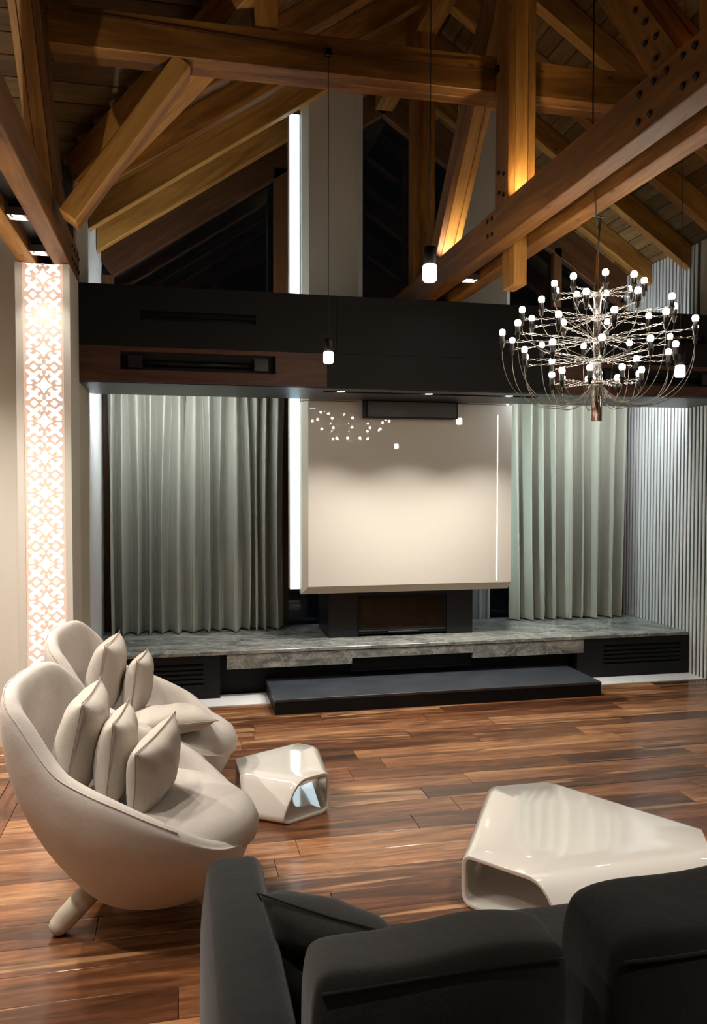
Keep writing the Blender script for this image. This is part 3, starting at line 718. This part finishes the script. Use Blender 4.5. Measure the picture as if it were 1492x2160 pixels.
for j in range(NYc):
    runs = []; i0 = None
    for i in range(NXc+1):
        on = False
        if i < NXc:
            px = (i+.5)*cw/mpx-(PX1-PX0+.024)/mpx/2; py = (j+.5)/NYc*PER-PER/2
            on = not lit(px, py)
        if on and i0 is None: i0 = i
        if not on and i0 is not None: runs.append((i0, i)); i0 = None
    rows_.append(runs)
mb = MB(); z = ZC-.004
nrow = int(ZC/chh)
zstart = ZC-.0
for r_ in range(nrow):
    zz = zstart-(r_+1)*chh; runs = rows_[(r_+6) % NYc]
    for (a, b_) in runs:
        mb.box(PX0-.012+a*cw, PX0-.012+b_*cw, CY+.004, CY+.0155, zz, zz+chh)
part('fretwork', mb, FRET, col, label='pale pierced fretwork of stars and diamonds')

# ================================================================== CHANDELIER
CHX, CHY = 1.923, 3.462
dep = CHX*fw.x+CHY*fw.y
def zpix(yp): return EYE+dep*((1080-yp)/FPX*1.0+PITCH)*1.0
ch = thing('chandelier', 'large chrome chandelier with tiers of small glowing bulbs', 'chandelier', (CHX, CHY, zpix(888)))
PMc = PM[ch.name]
def cpart(name, mb, mat, parent=ch, smooth=True):
    return part(name, mb, mat, parent, world=False, smooth=smooth)
zb0 = zpix(888)
hub = [zpix(v)-zb0 for v in (622, 672, 718, 761, 808)]
cpart('stem', MB().lathe([(.004, .0), (.026, .0), (.026, hub[4]+.05), (.018, hub[4]+.06), (.018, hub[0]+.03), (.010, hub[0]+.05), (.010, zpix(540)-zb0), (.004, zpix(540)-zb0+.004)], 20), CHROME)
for h in hub: cpart('collar', MB().lathe([(.018, -.012), (.030, -.010), (.030, .010), (.018, .012)], 18, (0, 0, h)), CHROME)
cpart('hook_plate', MB().box(-.03, .03, -.006, .006, zpix(464)-zb0, zpix(464)-zb0+.004), CHROME, smooth=False)
rad = [.205, .347, .438, .347, .205]; cnt = [9, 10, 12, 10, 9]; off = [.25, .0, .18, .35, .1]
def arm_mesh(r):
    m_ = MB()
    for s in (0, PI):
        pts = [(.022+(r-.03)*k/22, .0042*math.cos(k*.95+s), .0042*math.sin(k*.95+s)) for k in range(23)]
        m_.tube(pts, .0017, 5)
    return m_.mesh('arm', True)
arm_me = {r: arm_mesh(r) for r in set(rad)}
sock_me = MB().lathe([(.004, -.030), (.008, -.026), (.010, -.008), (.014, -.006), (.014, 0), (.0115, .002), (.0115, .030), (.009, .031)], 12).mesh('socket', True)
bulb_me = MB().lathe([(.0085, .031), (.0125, .034), (.0145, .043), (.0135, .052), (.009, .058), (.003, .0595)], 12).mesh('bulb', True)
arm_col = {}
def wire_mesh(r, h, ti):
    zend = hub[4]-.012 if ti >= 2 else hub[ti+2]-.0
    drop = {0: -.10, 1: -.13, 2: hub[4]-.085-h, 3: hub[4]-.10-h, 4: -.085}[ti]
    P0, P1, P2, P3 = Vector((r, 0, -.03)), Vector((r*1.02, 0, drop*1.15)), Vector((r*.35, 0, drop*1.35)), Vector((.024, 0, zend-h))
    pts = []
    for k in range(17):
        t_ = k/16; pts.append(P0*(1-t_)**3+P1*3*t_*(1-t_)**2+P2*3*t_*t_*(1-t_)+P3*t_**3)
    return MB().tube(pts, .0016, 5).mesh('wire', True)
for ti in range(5):
    wm = wire_mesh(rad[ti], hub[ti], ti)
    for k in range(cnt[ti]):
        a = 2*PI*(k+off[ti])/cnt[ti]+ti*.3
        ao = link('arm', arm_me[rad[ti]], CHROME, ch); ao.matrix_local = Matrix.Translation((0, 0, hub[ti])) @ Matrix.Rotation(a, 4, 'Z')
        so = link('socket', sock_me, plain('socket_black', srgb(26, 24, 23), .3) if not sock_me.materials else None, ao); so.location = (rad[ti], 0, 0)
        bo = link('bulb', bulb_me, BULB, ao); bo.location = (rad[ti], 0, 0)
        wo = link('wire', wm, CHROMEW, ao)
# supply cable: from the gap of the paired beams down to the stem
def local(p): return tuple(Vector(p)-Vector((CHX, CHY, zb0)))
cab = [(1.80, 3.30, 4.9), (1.80, 3.30, 3.3), (1.795, 3.28, 3.0), (1.815, 3.30, 2.90), (1.865, 3.38, 2.84), (1.905, 3.44, 2.78), (CHX+.012, CHY, zpix(464)), (CHX+.004, CHY, zpix(500)), (CHX-.002, CHY, zpix(540))]
cpart('cable', MB().tube([local(p) for p in cab], .0035, 6), plain('cable_black', srgb(20, 16, 14), .6))

# ================================================================== PENDANTS
def pendant(x, y, ztop_, zbulb, label, sc=1.0):
    e = thing('pendant_lamp', label, 'pendant lamp', (x, y, zbulb), group='cylinder pendant lamps')
    part('cord', MB().tube([(x, y, zbulb+.09*sc), (x, y, ztop_)], .0022, 5), plain('cord_black', srgb(24, 18, 14), .7), e, smooth=True)
    part('holder', MB().lathe([(.004, .115*sc), (.026*sc, .112*sc), (.028*sc, .105*sc), (.028*sc, .036*sc), (.020*sc, .034*sc)], 20, (x, y, zbulb)), BLACKM, e, smooth=True)
    part('shade', MB().lathe([(.022*sc, .034*sc), (.030*sc, .030*sc), (.031*sc, -.028*sc), (.024*sc, -.036*sc), (.004, -.037*sc)], 20, (x, y, zbulb)), PBULB, e, smooth=True)
    return e
def onray(px, py, Y):
    d_ = fw+rt*((px-746)/FPX)-up*((py-1080)/FPX); t_ = Y/d_.y
    return Vector((0, 0, EYE))+d_*t_
p = onray(907, 576, 3.55); pendant(p.x, p.y, 4.60, p.z, 'larger pendant lamp with black holder before the paired beams', 1.05)
p = onray(693, 754, 4.205); pendant(p.x, p.y, 3.85, p.z, 'small pendant lamp hanging from the tie beam before the walnut panel', .85)
p = onray(1435, 783, 4.29); pendant(p.x, p.y, 4.45, p.z, 'pendant lamp glowing behind the right side of the chandelier', .95)
pendant(3.3, .4, 4.0, 2.2, 'pendant lamp over the right end of the sofa', 1.0)
pendant(.9, -.9, 4.3, 2.3, 'added unseen fill pendant behind the sofa', 1.0)  # out of frame, added as warm fill for the room
def passage_fill_spot(x, y, z, label, power):  # unseen lamps, added to lighten the passage wall and floor
    e = thing('added_passage_spot', label, 'spotlight', (x, y, z), group='added fill spotlights of the passage')
    part('rod', MB().tube([(x, y, z+.1), (x, y, 3.43+SL*(5.36-y)+.19)], .004, 6), BLACKM, e, smooth=True)
    part('can', MB().lathe([(.004, .11), (.04, .105), (.04, 0), (.036, 0), (.036, .02), (.004, .02)], 18, (x, y, z)), BLACKM, e, smooth=True)
    part('lens', MB().lathe([(.034, .012), (.034, .018)], 18, (x, y, z)), SPOTM, e)
    lamp('spot_beam', 'SPOT', (x, y, z-.002), power, SOFTWARM, .03, parent=e, spot=2.3, blend=.8)
passage_fill_spot(-1.5, 4.1, 2.72, 'added fill spotlight in the passage before the pale wall', 80)
passage_fill_spot(-1.5, 2.6, 2.72, 'added fill spotlight in the passage behind the armchairs', 50)
e = thing('cable_run', 'thin pendant supply cable clipped along the tie beam', 'cable', (.75, 4.21, 3.85))
q0, q1, q2 = onray(150, 22, 4.215), onray(693, 112, 4.212), onray(1049, 150, 4.20)
part('cable', MB().tube([q0, q1, q2], .003, 5), plain('cable_brown', srgb(40, 28, 20), .5), e)
part('clip', MB().box(q1.x-.016, q1.x+.016, 4.195, 4.221, q1.z-.02, q1.z+.02), BLACKM, e, bevel=.003)
part('clip', MB().box(1.70, 1.7175, 4.17, 4.2, q2.z-.015, q2.z+.015), BLACKM, e)

# ================================================================== ARMCHAIRS
def lerp_keys(keys, a):
    for (a0, p0), (a1, p1) in zip(keys, keys[1:]):
        if a <= a1+1e-9:
            t_ = (a-a0)/(a1-a0); return p0, p1, t_
def smooth_keys(keys, a):
    # catmull-rom through the keys
    n = len(keys)
    for i in range(n-1):
        if a <= keys[i+1][0]+1e-9:
            t_ = (a-keys[i][0])/(keys[i+1][0]-keys[i][0])
            P = [Vector(keys[max(0, min(n-1, i+k))][1]) for k in (-1, 0, 1, 2)]
            if i == 0: P[0] = Vector((P[2].x, -P[2].y, P[2].z)) if False else P[1]*2-P[2]
            return .5*((2*P[1])+(-P[0]+P[2])*t_+(2*P[0]-5*P[1]+4*P[2]-P[3])*t_*t_+(-P[0]+3*P[1]-3*P[2]+P[3])*t_**3)
RIM = [(0, (-.445, 0, .91)), (14, (-.438, .13, .907)), (26, (-.42, .225, .89)), (38, (-.39, .275, .85)), (50, (-.345, .298, .80)), (60, (-.278, .315, .705)), (70, (-.215, .335, .638)), (82, (-.13, .355, .594)), (97, (-.03, .37, .552)), (118, (.12, .355, .473)), (146, (.262, .275, .375)), (164, (.335, .15, .325)), (180, (.352, 0, .305))]
def rim(th):
    a = abs(th); p_ = smooth_keys(RIM, a); s = 1 if th >= 0 else -1
    return Vector((p_.x, p_.y*s, p_.z))
def shell_mesh():
    n = 84; ths = [-180+360*k/n for k in range(n)]
    rings = []
    def base(th, k=1., z=.105):
        t_ = math.radians(th); return Vector((.03-.235*math.cos(t_)*k, .235*math.sin(t_)*k, z))
    def off(t_, d_, dz=0.):                  # d_ > 0 is outwards from the rim line
        R = rim(t_); c_ = Vector((.03, 0, R.z)); u = (R-c_); u.normalize(); return R+u*d_+Vector((0, 0, dz))
    TO = .036
    rings.append([base(t_, .5, .092) for t_ in ths])
    for v in (0, .04, .1, .18, .28, .4, .53, .66, .78, .88, .95, 1.0):
        rg = []
        for t_ in ths:
            B = base(t_); R = off(t_, TO, -.055*min(1, (rim(t_).z-.25)/.35)); h = 1-(1-v)**2.15
            P_ = B.lerp(R, h); rg.append(Vector((P_.x, P_.y, B.z+(R.z-B.z)*v)))
        rings.append(rg)
    for d_, dz in ((.031, -.024), (.020, -.007), (.002, .002), (-.018, -.005), (-.034, -.024)):
        rings.append([off(t_, d_, dz) for t_ in ths])
    for v in (.86, .7, .52, .32, .14, 0):
        rg = []
        for t_ in ths:
            R = off(t_, -.042, -.03); B = base(t_, 1.12, .24); h = 1-(1-v)**2.0
            P_ = B.lerp(R, h); rg.append(Vector((P_.x, P_.y, B.z+(R.z-B.z)*v)))
        rings.append(rg)
    vs = [p_ for rg in rings for p_ in rg]; fs = []
    for j in range(len(rings)-1):
        for k in range(n): fs.append((j*n+k, j*n+(k+1) % n, (j+1)*n+(k+1) % n, (j+1)*n+k))
    fs.append(tuple(range(n))); fs.append(tuple((len(rings)-1)*n+k for k in range(n))[::-1])
    m_ = MB(); m_.add(vs, fs); return m_.mesh('shell', True)
SHELL = shell_mesh()
def seat_mesh():
    n = 40; prof = [(0.0, .452), (.12, .452), (.22, .446), (.30, .430), (.345, .400), (.362, .360), (.355, .315), (.325, .285), (.25, .275), (.0, .272)]
    m_ = MB(); vs = []
    for r, z in prof:
        for k in range(n):
            a = 2*PI*k/n; fx = 1.0+.10*max(0, math.cos(a))
            dz = -.035*max(0, math.cos(a))*(r/.36)**2 if z > .3 else -.0
            vs.append((.035+r*math.cos(a)*fx*.96, r*math.sin(a)*.97, z+dz))
    fs = [(i*n+k, i*n+(k+1) % n, (i+1)*n+(k+1) % n, (i+1)*n+k) for i in range(len(prof)-1) for k in range(n)]
    m_.add(vs, fs); return m_.mesh('seat_cushion', True, weld=True)
SEATM = seat_mesh()
def rim_seam():
    pts = []
    for k in range(73):
        t_ = -126+252*k/72; R = rim(t_); c_ = Vector((.03, 0, R.z)); u = (R-c_); u.normalize()
        pts.append(R+u*.024+Vector((0, 0, -.0095)))
    return MB().tube(pts, .0022, 5).mesh('piping', True)
PIPE = rim_seam()
def leg_mesh():
    prof = [(.010, 0), (.027, .006), (.036, .025), (.040, .06), (.043, .23), (.02, .24)]
    return MB().lathe(prof, 18).mesh('leg', True)
LEGME = leg_mesh()
BACKPAD = None
def armchair(label, loc, rot):
    e = thing('armchair', label, 'armchair', loc, rot, group='cream shell armchairs')
    sh = link('shell', SHELL, CREAM, e); sm = sh.modifiers.new('s', 'SUBSURF'); sm.levels = 1; sm.render_levels = 1
    link('piping', PIPE, CREAM, sh)
    link('seat_cushion', SEATM, CREAM, e)
    for (u, v, ang) in ((-.30, -.185, PI), (-.30, .185, PI), (.335, -.14, -.75), (.335, .14, .75)):
        o = link('leg', LEGME, LEGM, e)
        foot = Vector((u, v, .0)); top = Vector((u*.42, v*.45, .17)); d_ = (top-foot)
        foot = foot+Vector((0, 0, .012))
        z_ = d_.normalized(); x_ = Vector((0, 1, 0)).cross(z_).normalized(); y_ = z_.cross(x_)
        o.matrix_local = Matrix.Translation(foot) @ Matrix((x_, y_, z_)).transposed().to_4x4()
    o = link('fabric_tag', MB().box(-.385, -.372, -.012, .012, .245, .285).mesh('fabric_tag'), plain('tag_black', srgb(20, 18, 18), .8), e); o['label'] = 'small black fabric tag'
    return e
AX, AY, AR = -.12, 3.095, math.radians(-9.5)
armchair('nearer cream upholstered shell armchair with three upright cushions', (AX, AY, 0), AR)
BX, BY = -.13, 4.085
armchair('farther cream upholstered shell armchair nearer the bench', (BX, BY, 0), AR)

# cushions
def pillow_mesh(w_, h_, t_, n=18, pinch=.10, name='pad'):
    """pillow standing in its own XZ plane, thickness along Y"""
    vs = []; fs = []
    def P(i, j, s):
        u, v = -1+2*i/n, -1+2*j/n
        k = (1-abs(u)**2.6)*(1-abs(v)**2.6); y_ = s*t_/2*max(k, 0)**.52
        cx_ = u*w_/2*(1-pinch*(1-abs(v)**1.5)*(abs(u)**3)*.9); cz_ = v*h_/2*(1-pinch*(1-abs(u)**1.5)*(abs(v)**3)*.9)
        y_ += .004*math.sin(9*u+3*v)*k*s
        return (cx_, y_, cz_)
    for s in (-1, 1):
        k0 = len(vs); vs += [P(i, j, s) for j in range(n+1) for i in range(n+1)]
        fs += [tuple(k0+q for q in ((j*(n+1)+i, j*(n+1)+i+1, (j+1)*(n+1)+i+1, (j+1)*(n+1)+i))) for j in range(n) for i in range(n)]
    m_ = MB(); m_.add(vs, fs); me = m_.mesh(name, True, weld=True)
    ring = [P(i, 0, 1) for i in range(n+1)]+[P(n, j, 1) for j in range(1, n+1)]+[P(i, n, 1) for i in range(n-1, -1, -1)]+[P(0, j, 1) for j in range(n-1, -1, -1)]
    sm_ = MB().tube(ring, .0022, 5).mesh('seam', True)
    return me, sm_
def cushion(label, size, loc, rx, ry, rz, mat, group, seam=SEAM, pinch=.10, cat='cushion'):
    me, sm_ = pillow_mesh(*size, pinch=pinch, name='cover')
    e = bpy.data.objects.new('cushion', None); C.objects.link(e); e.empty_display_size = .1; tag(e, label, cat, group)
    e.matrix_local = Matrix.Translation(loc) @ Matrix.Rotation(rz, 4, 'Z') @ Matrix.Rotation(rx, 4, 'X') @ Matrix.Rotation(ry, 4, 'Y')
    PM[e.name] = e.matrix_local.copy()
    c = link('cover', me, mat, e); sb_ = c.modifiers.new('s', 'SUBSURF'); sb_.levels = 1; sb_.render_levels = 1
    link('seam', sm_, seam, e)
    return e
def chair_pt(cx, cy, u, v, z):
    c_, s_ = math.cos(AR), math.sin(AR); return (cx+u*c_-v*s_, cy+u*s_+v*c_, z)
GRP = 'cream cushions on the armchairs'
CUSH = []
def ccush(label, cx, cy, u, v, z, size, lean, turn, roll=0.):
    # pillow plane normal points along the chair's forward axis, leaning back
    return cushion(label, size, chair_pt(cx, cy, u, v, z), lean, roll, PI/2+turn, CREAMP, GRP)
ccush('large cream cushion against the back of the nearer armchair', AX, AY, -.24, -.02, .645, (.40, .40, .17), math.radians(12), math.radians(-4))
ccush('middle cream cushion upright in the nearer armchair', AX, AY, -.10, -.06, .605, (.33, .33, .14), math.radians(6), math.radians(-6))
ccush('front cream cushion slumped on the seat of the nearer armchair', AX, AY, .045, -.11, .575, (.31, .29, .14), math.radians(10), math.radians(-24), math.radians(-12))
ccush('larger cream cushion upright in the farther armchair', BX, BY, -.235, .02, .645, (.40, .40, .17), math.radians(10), math.radians(-6))
ccush('smaller cream cushion upright in the farther armchair', BX, BY, -.08, .04, .60, (.31, .31, .13), math.radians(8), math.radians(-8))
cushion('cream cushion lying flat on the seat of the farther armchair', (.38, .34, .13), chair_pt(BX, BY, .12, -.18, .485), math.radians(84), 0, math.radians(10), CREAMP, GRP)

# ================================================================== WHITE LACQUER TABLES
H_T = .20
VERT = [(0, 1), (.018, .985), (.034, .93), (.042, .84), (.045, .72), (.045, .30), (.042, .17), (.034, .08), (.018, .02), (0, 0)]
SLOPE = [(0, 1), (.018, .99), (.036, .95), (.055, .87), (.074, .74), (.104, .42), (.120, .22), (.122, .11), (.110, .03), (.085, 0)]
def loop_table(name, label, corners, profs, group):
    """corners: three (end of side, start of next side) point pairs counter-clockwise; the cut corners stay open"""
    cx_ = sum(p_[0] for c_ in corners for p_ in c_)/6; cy_ = sum(p_[1] for c_ in corners for p_ in c_)/6
    m_ = MB(); nP = len(VERT); tops = []; bots = []
    for k in range(3):
        A1, A2 = corners[k]; B1, B2 = corners[(k+1) % 3]
        p0, p1 = Vector(A2), Vector(B1); d_ = (p1-p0).normalized(); nn = Vector((d_.y, -d_.x))
        ua = (Vector(A2)-Vector(A1)).normalized(); ub = (Vector(B1)-Vector(B2)).normalized()
        g0 = []; g1 = []
        for (o_, zf) in profs[k]:
            g0.append((*(p0+ua*(o_/max(ua.dot(nn), .35))), zf*H_T)); g1.append((*(p1+ub*(o_/max(ub.dot(nn), .35))), zf*H_T))
        NS = 10
        grid = [[tuple(Vector(g0[j]).lerp(Vector(g1[j]), i/NS)) for j in range(nP)] for i in range(NS+1)]
        m_.add([q for r_ in grid for q in r_], [(i*nP+j, (i+1)*nP+j, (i+1)*nP+j+1, i*nP+j+1) for i in range(NS) for j in range(nP-1)])
        tops += [grid[i][0] for i in range(NS+1)]; bots += [grid[i][-1] for i in range(NS+1)]
    for ring, flip in ((tops, 1), (bots, 0)):
        zc_ = ring[0][2]; cen = (cx_, cy_, zc_); n = len(ring)
        inner = [tuple(Vector(cen).lerp(Vector(q), .55)) for q in ring]
        m_.add(ring+inner+[cen], [(i, (i+1) % n, n+(i+1) % n, n+i) for i in range(n)]+[(n+i, n+(i+1) % n, 2*n) for i in range(n)])
    e = thing(name, label, 'table', (cx_, cy_, 0), group=group)
    me = m_.mesh('shell', True, weld=True); o = part('shell', me, LACQ, e)
    so = o.modifiers.new('thickness', 'SOLIDIFY'); so.thickness = .016; so.offset = -1
    bv = o.modifiers.new('lip', 'BEVEL'); bv.width = .003; bv.segments = 2; bv.limit_method = 'ANGLE'; bv.angle_limit = 1.0
    return e
tg = 'white lacquer loop tables'
loop_table('coffee_table', 'large white lacquer coffee table with open cut corners', [((1.075, 2.82), (1.21, 2.65)), ((2.0, 2.70), (2.07, 2.84)), ((1.69, 3.47), (1.44, 3.47))], [SLOPE, VERT, VERT], tg)
loop_table('side_table', 'small white lacquer side table beside the armchairs', [((.275, 4.09), (.28, 3.97)), ((.60, 3.765), (.67, 3.80)), ((.69, 4.23), (.63, 4.28))], [SLOPE, VERT, VERT], tg)

# ================================================================== SOFA
so_ = thing('sofa', 'charcoal fabric sofa seen from behind in the foreground', 'sofa', (1.1, 1.6, 0))
def rbox(x0, x1, y0, y1, z0, z1, r=.05, seg=4):
    return MB().box(x0, x1, y0, y1, z0, z1).mesh('pad', True, r, seg)
part('base', rbox(.06, 2.35, 1.02, 2.04, .10, .26, .02, 2), GREYF, so_)
part('seat_cushion', rbox(.228, 1.28, 1.12, 2.075, .262, .425, .045), GREYF, so_)
part('seat_cushion', rbox(1.285, 2.3, 1.12, 2.075, .262, .425, .045), GREYF, so_)
# arm: tapered towards its top
vs = []
for z, xi, xo, yf in ((.105, .225, .045, 2.15), (.45, .22, .05, 2.15), (.615, .21, .07, 2.14)):
    vs += [(xo, 1.0, z), (xi, 1.0, z), (xi, yf, z), (xo, yf, z)]
mb = MB(); mb.add(vs, [(3, 2, 1, 0), (8, 9, 10, 11)]+[(r_*4+k, r_*4+(k+1) % 4, r_*4+4+(k+1) % 4, r_*4+4+k) for r_ in range(2) for k in range(4)])
part('arm', mb.mesh('arm', True, .035, 4), GREYF, so_)
part('backrest', rbox(.228, 2.35, .98, 1.20, .262, .52, .05), GREYF, so_)
for (x_, y_) in ((.12, 1.1), (.12, 1.98), (2.2, 1.1), (2.2, 1.98)):
    part('leg', MB().lathe([(.02, .0), (.022, .099)], 12, (x_, y_, .0005)), BLACKM, so_)
def back_cushion(label, x0, x1, yc, z0, z1, th, lean, mat):
    n, m2 = 26, 14
    e = thing('cushion', label, 'cushion', ((x0+x1)/2, yc, z0), group='charcoal cushions on the sofa')
    vs = []; W_, H_ = x1-x0, z1-z0
    # rounded box with slack top
    me = MB().box(-W_/2, W_/2, -th/2, th/2, 0, H_).mesh('cover', True, 0)
    bm = bmesh.new(); bm.from_mesh(me)
    bmesh.ops.subdivide_edges(bm, edges=list(bm.edges), cuts=7, use_grid_fill=True)
    for v_ in bm.verts:
        x_, y_, z_ = v_.co
        fx, fy, fz = x_/(W_/2), y_/(th/2), (z_-H_/2)/(H_/2)
        q = 1+.10*(1-fx*fx)*(1-fz*fz)
        r3 = 1-.055*(abs(fx*fz)**4)
        v_.co.x = x_*(1-.05*abs(fz)**4*abs(fx)) - 0
        v_.co.y = y_*(1-.14*abs(fz)**3)*(1-.14*abs(fx)**4)*q
        v_.co.z = H_/2+(z_-H_/2)*(1-.03*abs(fx)**6)*(1-.03*abs(fy)**4)+(.006*math.sin(7*x_+1)+.007*math.sin(17*x_))*max(0, fz)
    bm.to_mesh(me); bm.free()
    for p_ in me.polygons: p_.use_smooth = True
    o = link('cover', me, mat, e); o.matrix_local = Matrix.Rotation(lean, 4, 'X')
    sb_ = o.modifiers.new('s', 'SUBSURF'); sb_.levels = 2; sb_.render_levels = 2
    pts = []
    for k in range(25):
        f_ = (-1+2*k/24)*.93; pts.append((f_*W_/2, -th/2*.965*(1-.14*abs(f_)**4), H_*.90-.004*abs(f_)**5+.006*math.sin(7*f_*W_/2+1)))
    s_ = link('seam', MB().tube(pts, .004, 6).mesh('seam', True), GREYF, e); s_.matrix_local = Matrix.Rotation(lean, 4, 'X')
    return e
back_cushion('long charcoal back cushion with a piped seam beside the sofa arm', .218, .705, 1.415, .43, .764, .145, math.radians(3), GREYP)
back_cushion('plump dark back cushion at the lower right of the sofa', .775, 1.48, 1.44, .43, .772, .25, math.radians(4), GREYF)
cushion('small charcoal cushion tucked into the corner of the sofa', (.32, .32, .13), (.335, 1.74, .575), math.radians(40), math.radians(10), math.radians(-35), GREYP, 'charcoal cushions on the sofa', seam=GREYF)

e = thing('added_beam_fill', 'small added fill light on the passage floor behind the armchairs', 'uplight', (-1.25, 2.5, 0))  # unseen lamp, added to brighten the undersides of the left beams
part('base', MB().lathe([(.01, 0), (.07, 0), (.07, .015), (.02, .02), (.02, .09), (.045, .10), (.05, .20), (.045, .20), (.04, .12), (.005, .12)], 18, (-1.25, 2.5, .0005)), BLACKM, e, smooth=True)
part('lens', MB().lathe([(.038, .125), (.038, .13)], 18, (-1.25, 2.5, 0)), SPOTM, e)
dv = Vector((-.72, 4.0, 2.87))-Vector((-1.25, 2.5, .21))
lamp('uplight_beam', 'SPOT', (-1.25, 2.5, .205), 95.0, SOFTWARM, .03, tuple(dv.to_track_quat('-Z', 'Y').to_euler()), parent=e, spot=.6, blend=.7)
# ================================================================== LED line on the right wall, seen reflected in the panel
e = thing('wall_light_line', 'slim vertical light line on the right wall beside the sofa', 'light strip', (XR-.01, 2.2, .3))
part('profile', MB().box(XR-.012, XR, 2.18, 2.22, .3, 2.58), BLACKM, e)
part('diffuser', MB().box(XR-.016, XR-.0125, 2.185, 2.215, .31, 2.57), emit('wall_led', SOFTWARM, 14.0), e)
